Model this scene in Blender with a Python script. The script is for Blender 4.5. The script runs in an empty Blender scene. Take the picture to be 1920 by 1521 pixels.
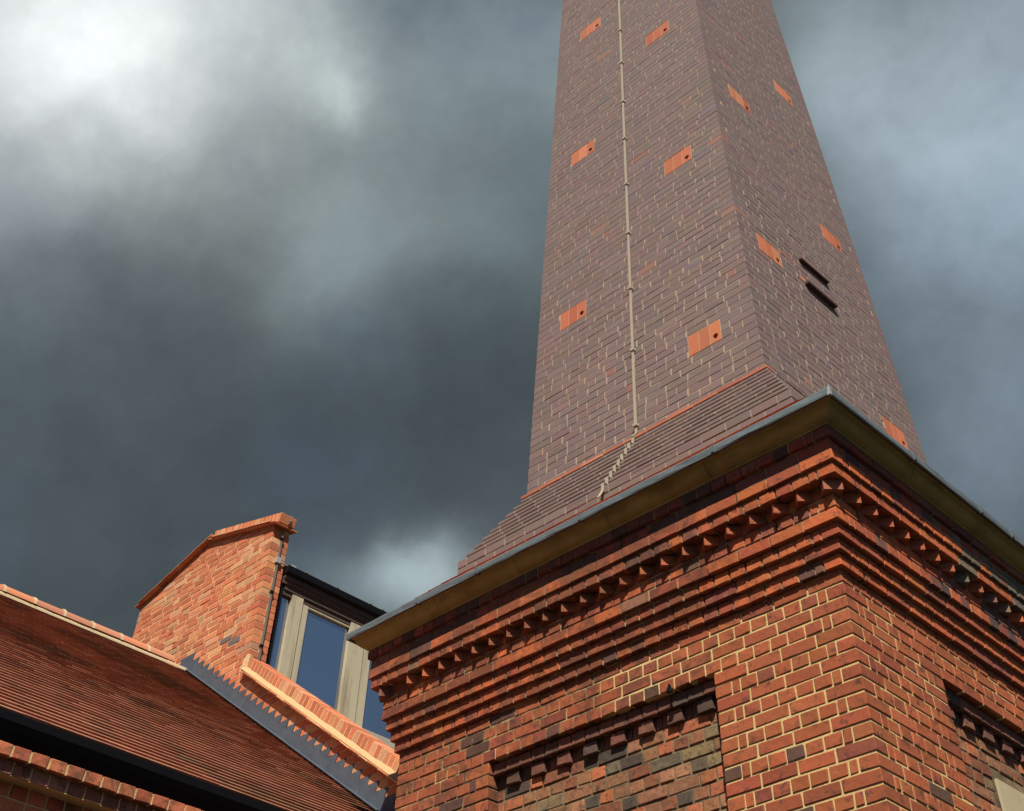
import bpy, bmesh, math, random
from mathutils import Vector, Matrix, Euler
random.seed(7)
R = math.radians
scene = bpy.context.scene
C = scene.collection

# ------------------------------------------------------------------ camera
cam_d = bpy.data.cameras.new('camera'); cam = bpy.data.objects.new('camera', cam_d); C.objects.link(cam)
cam.location = (2.909, -5.376, -3.363)
cam.rotation_euler = (2.3964647, -0.0231274, 0.7832583)
cam_d.sensor_fit = 'HORIZONTAL'; cam_d.sensor_width = 36.0
cam_d.lens = 2173.956 / 1920 * 36
cam_d.shift_x = -7.208 / 1920; cam_d.shift_y = -367.361 / 1920
cam_d.clip_start = 0.05; cam_d.clip_end = 5000
scene.camera = cam

# ------------------------------------------------------------------ light
SUN_TO = Vector((0.84, -1.0, 1.58)).normalized()        # direction towards the sun
EXPOSURE = 0.62
sun_el = math.asin(SUN_TO.z); sun_az = math.atan2(SUN_TO.x, SUN_TO.y)
sd = bpy.data.lights.new('sun', 'SUN'); sd.energy = 5.0; sd.angle = R(0.5); sd.color = (1.0, 0.93, 0.82)
sun = bpy.data.objects.new('sun', sd); C.objects.link(sun)
sun.rotation_euler = SUN_TO.to_track_quat('Z', 'Y').to_euler()

world = bpy.data.worlds.new('World'); scene.world = world; world.use_nodes = True
wt = world.node_tree; wn = wt.nodes; wl = wt.links
wn.clear()
CAM_R = cam.rotation_euler.to_matrix()
def pix_dir(px, py):
    v = Vector(((px - 967.2) / 2173.956, -(py - 393.1) / 2173.956, -1.0))
    return (CAM_R @ v).normalized()
def N(tree, typ, **kw):
    n = tree.nodes.new(typ)
    for k, v in kw.items(): setattr(n, k, v)
    return n
def math_node(tree, op, a, b=None, c=None, clamp=False):
    n = tree.nodes.new('ShaderNodeMath'); n.operation = op; n.use_clamp = clamp
    for i, v in enumerate((a, b, c)):
        if v is None: continue
        if isinstance(v, (int, float)): n.inputs[i].default_value = v
        else: tree.links.new(v, n.inputs[i])
    return n.outputs[0]
def mix_col(tree, fac, a, b, mode='MIX'):
    n = tree.nodes.new('ShaderNodeMix'); n.data_type = 'RGBA'; n.blend_type = mode
    if isinstance(fac, (int, float)): n.inputs[0].default_value = fac
    else: tree.links.new(fac, n.inputs[0])
    for i, v in ((6, a), (7, b)):
        if isinstance(v, (tuple, list)): n.inputs[i].default_value = (*v[:3], 1)
        else: tree.links.new(v, n.inputs[i])
    return n.outputs[2]
def noise(tree, vec, scale, detail=4, rough=0.55, dist=0.0, lac=2.0):
    n = tree.nodes.new('ShaderNodeTexNoise'); n.inputs['Scale'].default_value = scale
    n.inputs['Detail'].default_value = detail; n.inputs['Roughness'].default_value = rough
    n.inputs['Distortion'].default_value = dist; n.inputs['Lacunarity'].default_value = lac
    if vec is not None: tree.links.new(vec, n.inputs['Vector'])
    return n
def ramp(tree, fac, stops):
    n = tree.nodes.new('ShaderNodeValToRGB'); e = n.color_ramp.elements
    while len(e) < len(stops): e.new(0.5)
    for el, (p, col) in zip(e, stops):
        el.position = p; el.color = (*col, 1) if len(col) == 3 else col
    tree.links.new(fac, n.inputs[0]); return n.outputs[0]
def vmath(tree, op, a, b=None, scale=None):
    n = tree.nodes.new('ShaderNodeVectorMath'); n.operation = op
    for i, v in enumerate((a, b)):
        if v is None: continue
        if isinstance(v, (tuple, list, Vector)): n.inputs[i].default_value = tuple(v)
        else: tree.links.new(v, n.inputs[i])
    if scale is not None:
        if isinstance(scale, (int, float)): n.inputs['Scale'].default_value = scale
        else: tree.links.new(scale, n.inputs['Scale'])
    return n

sky = N(wt, 'ShaderNodeTexSky', sky_type='NISHITA'); sky.sun_disc = False
sky.sun_elevation = sun_el; sky.sun_rotation = sun_az
sky.air_density = 1.0; sky.dust_density = 0.6; sky.ozone_density = 2.0
bg_sky = N(wt, 'ShaderNodeBackground'); bg_sky.inputs[1].default_value = 0.065
wl.new(sky.outputs[0], bg_sky.inputs[0])
gen = N(wt, 'ShaderNodeTexCoord').outputs['Generated']
warp = noise(wt, gen, 4.5, 7, 0.55)
wv = vmath(wt, 'SUBTRACT', warp.outputs['Color'], (0.5, 0.5, 0.5))
wv = vmath(wt, 'SCALE', wv.outputs[0], scale=0.15)
d0 = vmath(wt, 'ADD', gen, wv.outputs[0])
warp2 = noise(wt, gen, 7.0, 5, 0.6)
wv2 = vmath(wt, 'SCALE', vmath(wt, 'SUBTRACT', warp2.outputs['Color'], (0.5, 0.5, 0.5)).outputs[0], scale=0.05)
d1 = vmath(wt, 'NORMALIZE', vmath(wt, 'ADD', d0.outputs[0], wv2.outputs[0]).outputs[0]).outputs[0]
# cloud brightness: broad lobes (pixel of the photograph, radius in degrees, gain over the storm base)
LOBES = [  # px, py, radius, (r,g,b) added to the base in scene-linear
    (20, 80, 4.2, (.40, .41, .40)), (200, 70, 3.6, (.27, .28, .27)), (-200, 20, 8, (.30, .31, .31)), (400, 20, 4.4, (.34, .36, .35)), (620, 60, 3.6, (.25, .28, .275)),
    (660, 130, 1.5, (.16, .18, .175)), (480, 320, 4.2, (.075, .085, .080)), (720, 340, 4.6, (.115, .135, .130)),
    (990, 120, 3.8, (.18, .225, .235)), (640, 480, 3.4, (.080, .094, .086)), (960, 440, 3.2, (.055, .073, .073)),
    (60, 350, 4.0, (.045, .054, .062)), (0, 560, 5.0, (.020, .027, .036)), (280, 200, 4.0, (.11, .12, .115)),
    (1540, 60, 4.4, (.13, .158, .168)), (1700, 270, 5.0, (.150, .178, .196)), (1900, 60, 4.8, (.13, .154, .174)),
    (1850, 760, 3.6, (.085, .108, .128)), (1690, 520, 3.4, (.045, .060, .075)), (1950, 400, 4, (.075, .10, .125)), (1900, 960, 3.4, (.03, .042, .055)),
    (850, 1110, 2.0, (.24, .29, .30)), (770, 1060, 1.6, (.09, .115, .12)), (700, 1130, 2.4, (.08, .10, .105)), (650, 1060, 1.4, (.03, .038, .04)), (2300, 300, 10, (.14, .18, .22)),
]
acc = None
for px, py, rad, col in LOBES:
    dot = vmath(wt, 'DOT_PRODUCT', d1, tuple(pix_dir(px, py))).outputs['Value']
    s = 1 - math.cos(R(rad * 1.15))
    g = math_node(wt, 'EXPONENT', math_node(wt, 'MULTIPLY', math_node(wt, 'SUBTRACT', 1.0, dot), -1.0 / s))
    v = vmath(wt, 'SCALE', col, scale=g).outputs[0]
    acc = v if acc is None else vmath(wt, 'ADD', acc, v).outputs[0]
base_cloud = vmath(wt, 'ADD', acc, (.062, .079, .090)).outputs[0]
fine = noise(wt, gen, 5.0, 9, 0.60, 0.0)
puff = noise(wt, d1, 11.0, 8, 0.62, 0.0)
broad = noise(wt, gen, 2.1, 3, 0.5, 0.0)
f_ = math_node(wt, 'MULTIPLY_ADD', fine.outputs['Fac'], .95, -.475)
p_ = math_node(wt, 'MULTIPLY_ADD', puff.outputs['Fac'], .50, -.25)
b_ = math_node(wt, 'MULTIPLY_ADD', broad.outputs['Fac'], .35, -.175)
mod = math_node(wt, 'ADD', math_node(wt, 'ADD', 1.0, f_), math_node(wt, 'ADD', p_, b_))
cloud = vmath(wt, 'SCALE', base_cloud, scale=mod).outputs[0]
bg_cloud = N(wt, 'ShaderNodeBackground'); wl.new(cloud, bg_cloud.inputs[0]); bg_cloud.inputs[1].default_value = 0.67
# storm bank fills the half of the sky the chimney stands against, it breaks into clear sky on the sun's side
edge = vmath(wt, 'DOT_PRODUCT', d1, tuple(Vector((0.80, -0.60, 0.10)).normalized())).outputs['Value']
cover = math_node(wt, 'SMOOTH_MIN', 1.0, math_node(wt, 'MULTIPLY_ADD', edge, -2.6, 0.80), 0.1)
cov_n = math_node(wt, 'MULTIPLY_ADD', noise(wt, gen, 3.0, 6, 0.6).outputs['Fac'], 1.0, -0.5)
cover = math_node(wt, 'ADD', cover, cov_n)
sep = N(wt, 'ShaderNodeSeparateXYZ'); wl.new(gen, sep.inputs[0])
low = math_node(wt, 'MULTIPLY_ADD', sep.outputs[2], -5.0, 2.0)      # unseen cloud band added all round, dims ambient light from the low sky
cover = math_node(wt, 'MAXIMUM', cover, math_node(wt, 'ADD', low, cov_n))
cover = math_node(wt, 'SMOOTH_MAX', cover, 0.0, 0.15)
cover = math_node(wt, 'MINIMUM', cover, 1.0)
mixs = N(wt, 'ShaderNodeMixShader'); wl.new(cover, mixs.inputs[0])
wl.new(bg_sky.outputs[0], mixs.inputs[1]); wl.new(bg_cloud.outputs[0], mixs.inputs[2])
wo = N(wt, 'ShaderNodeOutputWorld'); wl.new(mixs.outputs[0], wo.inputs[0])

vs = scene.view_settings
scene.display_settings.display_device = 'sRGB'
vs.view_transform = 'Standard'; vs.look = 'None'; vs.exposure = EXPOSURE; vs.gamma = 1.0; vs.use_curve_mapping = False
scene.render.engine = 'CYCLES'
scene.render.resolution_x = 1024; scene.render.resolution_y = 811
scene.cycles.max_bounces = 6; scene.cycles.diffuse_bounces = 1

# ------------------------------------------------------------------ materials
ALB = .75                                               # scales every base colour down evenly, so shaded parts get less bounce
def alb(t, col):
    return mix_col(t, 1.0, col, (ALB, ALB, ALB), 'MULTIPLY')
def new_mat(name):
    m = bpy.data.materials.new(name); m.use_nodes = True
    t = m.node_tree; t.nodes.clear()
    b = N(t, 'ShaderNodeBsdfPrincipled'); o = N(t, 'ShaderNodeOutputMaterial')
    t.links.new(b.outputs[0], o.inputs[0])
    pos = N(t, 'ShaderNodeNewGeometry').outputs['Position']
    return m, t, b, pos
def bump(t, b, h, strength=0.4, dist=0.004):
    n = N(t, 'ShaderNodeBump'); n.inputs['Strength'].default_value = strength; n.inputs['Distance'].default_value = dist
    t.links.new(h, n.inputs['Height']); t.links.new(n.outputs[0], b.inputs['Normal'])
def piece_tone(t):
    """colour of the single piece: object colour (own objects) x point attribute 'tone' (joined pieces)"""
    oi = N(t, 'ShaderNodeObjectInfo').outputs['Color']
    at = N(t, 'ShaderNodeAttribute'); at.attribute_name = 'tone'
    return mix_col(t, 1.0, oi, at.outputs['Color'], 'MULTIPLY')
def brick_mat(name, stain=(.05, .035, .03), stain_at=(.60, .72), stain_scale=9, mottle=0.35, rough=.85, spec=.25, bmp=.5, soot=None, bscale=140):
    m, t, b, pos = new_mat(name)
    col = piece_tone(t)
    n1 = noise(t, pos, 38, 5, .6)
    f = math_node(t, 'MULTIPLY_ADD', n1.outputs['Fac'], mottle * 2, 1 - mottle)
    col = mix_col(t, 1.0, col, N_comb(t, f), 'MULTIPLY')
    n2 = noise(t, pos, stain_scale, 5, .65, .6)
    msk = ramp(t, n2.outputs['Fac'], [(stain_at[0], (0, 0, 0)), (stain_at[1], (1, 1, 1))])
    col = mix_col(t, math_node(t, 'MULTIPLY', msk, .8), col, stain)
    if soot:                                            # grime on the old brickwork, with cornice shade painted in
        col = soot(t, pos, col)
    n3 = noise(t, pos, bscale, 4, .65)
    n4 = noise(t, pos, bscale * .22, 3, .5)
    hgt = math_node(t, 'ADD', n3.outputs['Fac'], math_node(t, 'MULTIPLY', n4.outputs['Fac'], 1.6))
    bump(t, b, hgt, bmp, .0035)
    col = alb(t, col)
    t.links.new(col, b.inputs['Base Color']); b.inputs['Roughness'].default_value = rough
    b.inputs['Specular IOR Level'].default_value = spec
    return m
def N_comb(t, v):
    n = N(t, 'ShaderNodeCombineColor')
    for i in range(3): t.links.new(v, n.inputs[i])
    return n.outputs[0]
def soot_shade_base(t, pos, col):
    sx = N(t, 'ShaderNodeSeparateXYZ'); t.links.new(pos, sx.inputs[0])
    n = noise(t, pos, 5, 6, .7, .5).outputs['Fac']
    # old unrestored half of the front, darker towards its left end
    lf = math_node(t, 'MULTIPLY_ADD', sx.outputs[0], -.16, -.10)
    # more soot on the cornice, also painted in to deepen the shade there
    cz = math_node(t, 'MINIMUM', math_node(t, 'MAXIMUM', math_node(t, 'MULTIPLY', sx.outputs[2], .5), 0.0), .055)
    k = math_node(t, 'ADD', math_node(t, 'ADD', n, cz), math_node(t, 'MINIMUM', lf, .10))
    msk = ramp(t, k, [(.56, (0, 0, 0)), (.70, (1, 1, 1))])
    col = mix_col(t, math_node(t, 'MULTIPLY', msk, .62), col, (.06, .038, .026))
    fine = noise(t, pos, 26, 5, .7, .3).outputs['Fac']
    m2 = ramp(t, fine, [(.60, (0, 0, 0)), (.74, (1, 1, 1))])
    salt = noise(t, pos, 6.5, 7, .75, .8).outputs['Fac']
    m3 = ramp(t, salt, [(.635, (0, 0, 0)), (.76, (1, 1, 1))])
    col = mix_col(t, math_node(t, 'MULTIPLY', m3, .45), col, (.46, .36, .28))
    return mix_col(t, math_node(t, 'MULTIPLY', m2, .35), col, (.11, .05, .03))
def flat_mat(name, col, rough=.7, metal=0.0, n_amt=.25, n_scale=20, bmp=.2, spec=.4, streak=None):
    m, t, b, pos = new_mat(name)
    n1 = noise(t, pos, n_scale, 6, .6)
    f = math_node(t, 'MULTIPLY_ADD', n1.outputs['Fac'], n_amt * 2, 1 - n_amt)
    c = mix_col(t, 1.0, col, N_comb(t, f), 'MULTIPLY')
    if streak:
        mp = N(t, 'ShaderNodeMapping'); mp.inputs['Scale'].default_value = streak[0]; t.links.new(pos, mp.inputs[0])
        n2 = noise(t, mp.outputs[0], 1.0, 5, .6)
        msk = ramp(t, n2.outputs['Fac'], [(streak[2], (0, 0, 0)), (streak[3], (1, 1, 1))])
        c = mix_col(t, msk, c, streak[1])
    c = alb(t, c)
    t.links.new(c, b.inputs['Base Color'])
    b.inputs['Roughness'].default_value = rough; b.inputs['Metallic'].default_value = metal
    b.inputs['Specular IOR Level'].default_value = spec
    n3 = noise(t, pos, n_scale * 6, 4, .6)
    bump(t, b, n3.outputs['Fac'], bmp, .003)
    return m

M = {}
M['old_brick'] = brick_mat('old_red_brick', stain=(.085, .042, .032), stain_at=(.555, .665), stain_scale=15, mottle=.27, soot=soot_shade_base)
M['recess_brick'] = brick_mat('weathered_stock_brick', stain=(.050, .038, .028), stain_at=(.53, .66), stain_scale=24, mottle=.42, bmp=.8)
M['purple_brick'] = brick_mat('brown_engineering_brick', stain=(.17, .115, .10), stain_at=(.62, .78), stain_scale=3.0, mottle=.13, rough=.62, spec=.35, bmp=.25)
M['new_brick'] = brick_mat('new_orange_brick', stain=(.70, .38, .19), stain_at=(.62, .74), stain_scale=7, mottle=.24, bmp=.45)
M['terracotta'] = brick_mat('terracotta', stain=(.38, .10, .05), stain_at=(.66, .8), stain_scale=8, mottle=.14, rough=.7, bmp=.2)
M['roof_tile'] = brick_mat('clay_roof_tile', stain=(.06, .045, .03), stain_at=(.58, .78), stain_scale=1.6, mottle=.16, bmp=.3)
def mortar_mat(name, light, dark=None, zone=None, n=.22):
    m, t, b, pos = new_mat(name)
    n1 = noise(t, pos, 45, 6, .65)
    f = math_node(t, 'MULTIPLY_ADD', n1.outputs['Fac'], n * 2, 1 - n)
    if dark is not None:
        sx = N(t, 'ShaderNodeSeparateXYZ'); t.links.new(pos, sx.inputs[0])
        nn = noise(t, pos, 3.2, 6, .7).outputs['Fac']
        k = zone(t, sx, nn)
        c = mix_col(t, k, light, dark)
    else: c = light
    c = mix_col(t, 1.0, c, N_comb(t, f), 'MULTIPLY')
    c = alb(t, c)
    t.links.new(c, b.inputs['Base Color']); b.inputs['Roughness'].default_value = .95
    b.inputs['Specular IOR Level'].default_value = .1
    bump(t, b, noise(t, pos, 120, 5, .7).outputs['Fac'], .9, .004)
    return m
def zone_base(t, sx, nn):
    # repointed: right part of the front and the whole right side below the cornice; the rest keeps its dark old joints
    a = math_node(t, 'MULTIPLY_ADD', sx.outputs[0], -4.0, -6.6)
    zc = math_node(t, 'MULTIPLY_ADD', sx.outputs[2], 30.0, -1.3)
    k = math_node(t, 'MAXIMUM', a, zc)
    k = math_node(t, 'MINIMUM', math_node(t, 'MAXIMUM', k, 0.0), 1.0)
    patch = math_node(t, 'MULTIPLY_ADD', nn, 5.0, -1.75, clamp=True)
    return math_node(t, 'MULTIPLY', k, patch)
def zone_corbel(t, sx, nn):
    a = math_node(t, 'MULTIPLY_ADD', nn, 6.0, -2.4)
    yy = math_node(t, 'MAXIMUM', math_node(t, 'MULTIPLY_ADD', sx.outputs[1], 1.3, -.7), 0.0)
    return math_node(t, 'SUBTRACT', a, yy, clamp=True)
M['mortar'] = mortar_mat('lime_mortar', (.70, .52, .23), (.10, .07, .045), zone_base)
M['recess_mortar'] = mortar_mat('buff_mortar', (.30, .22, .12), (.09, .065, .045), lambda t, sx, nn: math_node(t, 'MULTIPLY_ADD', nn, 4.0, -1.6, clamp=True))
M['corbel_mortar'] = mortar_mat('sooty_mortar', (.50, .37, .21), (.10, .06, .04), zone_corbel)
M['pink_mortar'] = mortar_mat('tower_mortar', (.47, .355, .255))
M['bed_mortar'] = mortar_mat('tower_bed_mortar', (.30, .22, .17))
M['new_mortar'] = mortar_mat('new_mortar', (.78, .52, .28))
M['house_mortar'] = mortar_mat('house_mortar', (.62, .46, .22))
M['fillet'] = mortar_mat('cream_fillet_mortar', (.54, .37, .185), n=.35)
M['ridge_mortar'] = mortar_mat('ridge_mortar', (.56, .44, .27), n=.3)
M['stone'] = flat_mat('yellow_stone', (.37, .30, .11), .85, n_amt=.42, n_scale=4, bmp=.4, spec=.1, streak=((3, 3, 7), (.20, .15, .06), .52, .72))
M['tablet'] = flat_mat('pale_limestone', (.50, .42, .27), .9, n_amt=.15, n_scale=9, spec=.1)
M['lead'] = flat_mat('lead_sheet', (.145, .175, .185), .55, .3, .3, 14, .35, .5)
M['lead_dark'] = flat_mat('lead_flashing', (.105, .125, .155), .62, .25, .35, 7, .4, .4, streak=((9, 9, 2.0), (.30, .32, .34), .66, .80))
M['black'] = flat_mat('black_painted_metal', (.008, .009, .012), .7, 0, .2, 12, .1, .08)
M['brown_dark'] = flat_mat('dark_brown_frame', (.10, .065, .05), .6, 0, .2, 12, .1, .3)
M['post'] = flat_mat('weathered_grey_timber', (.50, .44, .31), .8, 0, .12, 14, .3, .2, streak=((9, 9, .8), (.27, .22, .14), .50, .72))
M['conductor'] = flat_mat('conductor_sheath', (.42, .37, .27), .6, 0, .15, 30, .1, .4)
M['conductor_grey'] = flat_mat('conductor_sheath_grey', (.20, .17, .14), .5, 0, .2, 30, .1, .4)
M['galv'] = flat_mat('galvanised_steel', (.46, .47, .47), .45, .3, .2, 30, .1, .5)
M['hole'] = flat_mat('dark_void', (.01, .006, .005), 1.0, 0, .1, 10, 0, 0)
M['rust'] = flat_mat('dark_brown_slate', (.075, .038, .03), .7, 0, .25, 20, .3, .3)
M['ground'] = flat_mat('tarmac', (.050, .047, .043), .95, 0, .3, 3, .4, .1)
M['roofing'] = flat_mat('grey_roof_sheet', (.40, .36, .29), .7, 0, .2, 6, .2, .3)
def glass_mat():
    m, t, b, pos = new_mat('window_glass')
    b.inputs['Base Color'].default_value = (.020, .038, .070, 1); b.inputs['Roughness'].default_value = .03
    b.inputs['IOR'].default_value = 2.9; b.inputs['Specular IOR Level'].default_value = .6
    b.inputs['Coat Weight'].default_value = 0.5; b.inputs['Coat IOR'].default_value = 1.7; b.inputs['Coat Roughness'].default_value = .02
    bump(t, b, noise(t, pos, 2.0, 2, .5).outputs['Fac'], .12, .02)
    return m
M['glass'] = glass_mat()

# ------------------------------------------------------------------ object helpers
def link(name, mesh, mats, parent=None, kind=None, smooth=False):
    o = bpy.data.objects.new(name, mesh); C.objects.link(o)
    if not mesh.materials:
        for mm in (mats if isinstance(mats, (list, tuple)) else [mats]): mesh.materials.append(mm)
    if parent: o.parent = parent
    if kind: o['kind'] = kind
    return o
def thing(name, label, cat, loc=(0, 0, 0), group=None):
    o = bpy.data.objects.new(name, None); C.objects.link(o); o.location = loc
    o.empty_display_size = .2
    o['label'] = label; o['category'] = cat
    if group: o['group'] = group
    return o
def tag(o, label, cat, group=None):
    o['label'] = label; o['category'] = cat
    if group: o['group'] = group
    return o
def set_tone(me, cols):
    a = me.color_attributes.new('tone', 'FLOAT_COLOR', 'POINT')
    flat = []
    for c in cols: flat.extend((c[0], c[1], c[2], 1.0))
    a.data.foreach_set('color', flat)
class MB:
    """collects pieces in world space and links them as one mesh object"""
    def __init__(s): s.v = []; s.f = []; s.c = []; s.mi = []
    def add(s, vs, fs, tone=(1, 1, 1), mi=0):
        b = len(s.v); s.v.extend(vs); s.c.extend([tone] * len(vs))
        s.f.extend([tuple(b + i for i in f) for f in fs]); s.mi.extend([mi] * len(fs))
    def box(s, p0, p1, tone=(1, 1, 1), mi=0):
        x0, y0, z0 = p0; x1, y1, z1 = p1
        s.add([(x0, y0, z0), (x1, y0, z0), (x1, y1, z0), (x0, y1, z0), (x0, y0, z1), (x1, y0, z1), (x1, y1, z1), (x0, y1, z1)],
              [(3, 2, 1, 0), (4, 5, 6, 7), (0, 1, 5, 4), (1, 2, 6, 5), (2, 3, 7, 6), (3, 0, 4, 7)], tone, mi)
    def hexa(s, v8, tone=(1, 1, 1), mi=0):           # 4 bottom + 4 top, same winding as box
        s.add(v8, [(3, 2, 1, 0), (4, 5, 6, 7), (0, 1, 5, 4), (1, 2, 6, 5), (2, 3, 7, 6), (3, 0, 4, 7)], tone, mi)
    def prism(s, poly, vec, tone=(1, 1, 1), mi=0):   # poly: list of 3D points, extruded by vec
        n = len(poly); vec = Vector(vec)
        vs_ = [tuple(p) for p in poly] + [tuple(Vector(p) + vec) for p in poly]
        fs = [tuple(range(n)), tuple(reversed(range(n, 2 * n)))] + [(i, i + n, (i + 1) % n + n, (i + 1) % n) for i in range(n)]
        s.add(vs_, fs, tone, mi)
    def build(s, name, mats, parent=None, kind=None):
        me = bpy.data.meshes.new(name)
        me.from_pydata(s.v, [], s.f)
        bm = bmesh.new(); bm.from_mesh(me)
        bmesh.ops.recalc_face_normals(bm, faces=bm.faces); bm.to_mesh(me); bm.free()
        set_tone(me, s.c)
        mats = mats if isinstance(mats, (list, tuple)) else [mats]
        for m_ in mats: me.materials.append(m_)
        if len(mats) > 1: me.polygons.foreach_set('material_index', s.mi)
        o = bpy.data.objects.new(name, me); C.objects.link(o)
        if parent:
            o.parent = parent; o.matrix_parent_inverse = Matrix.Translation(-parent.location)
        if kind: o['kind'] = kind
        return o

CH = [(0, 1, 3, 2), (4, 6, 7, 5), (0, 4, 5, 1), (2, 3, 7, 6), (0, 2, 6, 4), (1, 5, 7, 3)]
def chamfer_box(sx, sy, sz, c=.004, jit=.0018, rnd=random):
    """box of sx*sy*sz about its centre with worn arrises, 24 vertices"""
    hs = (sx / 2, sy / 2, sz / 2); vs_ = []; idx = {}
    for i in (0, 1):
        for j in (0, 1):
            for k in (0, 1):
                sg = (i * 2 - 1, j * 2 - 1, k * 2 - 1)
                cc = c * rnd.uniform(.5, 2.1)
                for ax in range(3):
                    p = [sg[a] * (hs[a] - (0 if a == ax else min(cc, hs[a] * .4))) + rnd.uniform(-jit, jit) for a in range(3)]
                    idx[(i, j, k, ax)] = len(vs_); vs_.append(tuple(p))
    fs = []
    for ax in range(3):
        for s_ in (0, 1):
            o1, o2 = [a for a in range(3) if a != ax]
            q = []
            for a, b in ((0, 0), (1, 0), (1, 1), (0, 1)):
                key = [0, 0, 0]; key[ax] = s_; key[o1] = a; key[o2] = b
                q.append(idx[(*key, ax)])
            fs.append(tuple(q))
    for ax in range(3):                                   # edge strips parallel to ax
        o1, o2 = [a for a in range(3) if a != ax]
        for a in (0, 1):
            for b in (0, 1):
                k0 = [0, 0, 0]; k0[o1] = a; k0[o2] = b; k1 = list(k0); k1[ax] = 1
                fs.append((idx[(*k0, o1)], idx[(*k0, o2)], idx[(*k1, o2)], idx[(*k1, o1)]))
    for i in (0, 1):
        for j in (0, 1):
            for k in (0, 1): fs.append((idx[(i, j, k, 0)], idx[(i, j, k, 1)], idx[(i, j, k, 2)]))
    return vs_, fs
POOL = {}
def pool_mesh(sx, sy, sz, mat, kind, c=.004, variants=5):
    key = (round(sx, 3), round(sy, 3), round(sz, 3), mat, c)
    if key not in POOL: POOL[key] = []
    lst = POOL[key]
    if len(lst) >= variants: return random.choice(lst)
    vs_, fs = chamfer_box(sx, sy, sz, min(c, .0028), .0015 if mat in ('old_brick', 'recess_brick', 'new_brick') else .0007)
    me = bpy.data.meshes.new(kind); me.from_pydata(vs_, [], fs)
    bm = bmesh.new(); bm.from_mesh(me); bmesh.ops.recalc_face_normals(bm, faces=bm.faces); bm.to_mesh(me); bm.free()
    set_tone(me, [(1, 1, 1)] * len(vs_)); me.materials.append(M[mat]); lst.append(me)
    return me
ZERO_INV = {}
def place(name, me, parent, mat4, tone):
    o = bpy.data.objects.new(name, me); C.objects.link(o)
    o.parent = parent
    o.matrix_basis = Matrix.Translation(-parent.location) @ mat4
    o.color = (*tone, 1)
    return o

FOC = 2173.956
CI = (Matrix.Translation(cam.location) @ cam.rotation_euler.to_matrix().to_4x4()).inverted()
def px_of(p):
    q = CI @ Vector(p)
    if q.z >= -0.01: return None
    return 967.2 + FOC * q.x / -q.z, 393.1 - FOC * q.y / -q.z, -q.z
def in_frame(p, mrg=40):
    q = px_of(p)
    return q is not None and -mrg < q[0] < 1920 + mrg and -mrg < q[1] < 1521 + mrg

class BrickSet:
    """bricks of one kind on one thing: the largest ones in view become objects, the rest one joined part"""
    def __init__(s, parent, name, mat, limit=290, rest_name=None, c=.004):
        s.parent = parent; s.name = name; s.mat = mat; s.limit = limit; s.items = []; s.rest = rest_name or name + 'work'; s.c = c
    def add(s, center, ex, ey, ez, size, tone):
        s.items.append((Vector(center), Vector(ex), Vector(ey), Vector(ez), size, tone, None))
    def add_poly(s, poly, vec, tone):                    # cut brick
        c = sum((Vector(p) for p in poly), Vector()) / len(poly)
        s.items.append((c, None, None, None, None, tone, (poly, vec)))
    def finish(s):
        sc = []
        for i, it in enumerate(s.items):
            q = px_of(it[0])
            ok = in_frame(it[0])
            if it[4]: L_ = max(abs(it[4][0]), it[4][2])
            else:
                ps = [Vector(p) for p in it[6][0]]; L_ = max((a - b).length for a in ps for b in ps)
            facing = 1
            if ok and it[4]:
                nrm = (it[1].cross(it[3])) if False else it[2]
                facing = 1 if (Vector(cam.location) - it[0]).dot(-it[2]) > 0 else .0
            sc.append((FOC * L_ / q[2] * facing if ok else 0, i))
        sc.sort(reverse=True)
        own = {i for v, i in sc[:s.limit] if v > 9}
        mb = MB()
        for i, it in enumerate(s.items):
            c_, ex, ey, ez, size, tone, poly = it
            if i in own:
                if poly:
                    m1 = MB(); m1.prism(poly[0], poly[1], tone)
                    m1.build(s.name, M[s.mat], s.parent)
                else:
                    me = pool_mesh(*size, s.mat, s.name, s.c)
                    m4 = Matrix((( ex.x, ey.x, ez.x, c_.x), (ex.y, ey.y, ez.y, c_.y), (ex.z, ey.z, ez.z, c_.z), (0, 0, 0, 1)))
                    place(s.name, me, s.parent, m4, tone)
            elif poly: mb.prism(poly[0], poly[1], tone)
            else:
                hx, hy, hz = (v / 2 for v in size)
                co = [(-hx, -hy, -hz), (hx, -hy, -hz), (hx, hy, -hz), (-hx, hy, -hz), (-hx, -hy, hz), (hx, -hy, hz), (hx, hy, hz), (-hx, hy, hz)]
                mb.hexa([tuple(c_ + ex * a + ey * b + ez * d) for a, b, d in co], tone)
        if mb.v: mb.build(s.rest, M[s.mat], s.parent, 'stuff')

def pick(pal):
    r = random.random() * sum(w for w, _ in pal)
    for w, c_ in pal:
        r -= w
        if r <= 0: break
    k = random.uniform(.93, 1.07) if pal is PAL_TOW else random.uniform(.87, 1.13)
    return tuple(max(0, v * k * random.uniform(.94, 1.06)) for v in c_)
PAL_OLD = [(78, (.385, .106, .042)), (12, (.34, .088, .040)), (5, (.27, .072, .042)), (3, (.13, .062, .044)), (4, (.41, .115, .045))]
PAL_CORB = [(54, (.48, .122, .042)), (24, (.39, .095, .042)), (10, (.28, .085, .050)), (4, (.17, .08, .055)), (10, (.54, .145, .045)), (2, (.33, .16, .09))]
PAL_REC = [(28, (.29, .135, .066)), (24, (.46, .145, .062)), (9, (.085, .062, .046)), (9, (.24, .17, .085)), (20, (.25, .095, .048)), (10, (.38, .175, .09)), (4, (.15, .12, .075))]
PAL_TOW = [(76, (.215, .152, .136)), (16, (.205, .147, .134)), (8, (.225, .156, .138)), (1.2, (.20, .15, .148)), (.8, (.29, .15, .115))]
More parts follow.
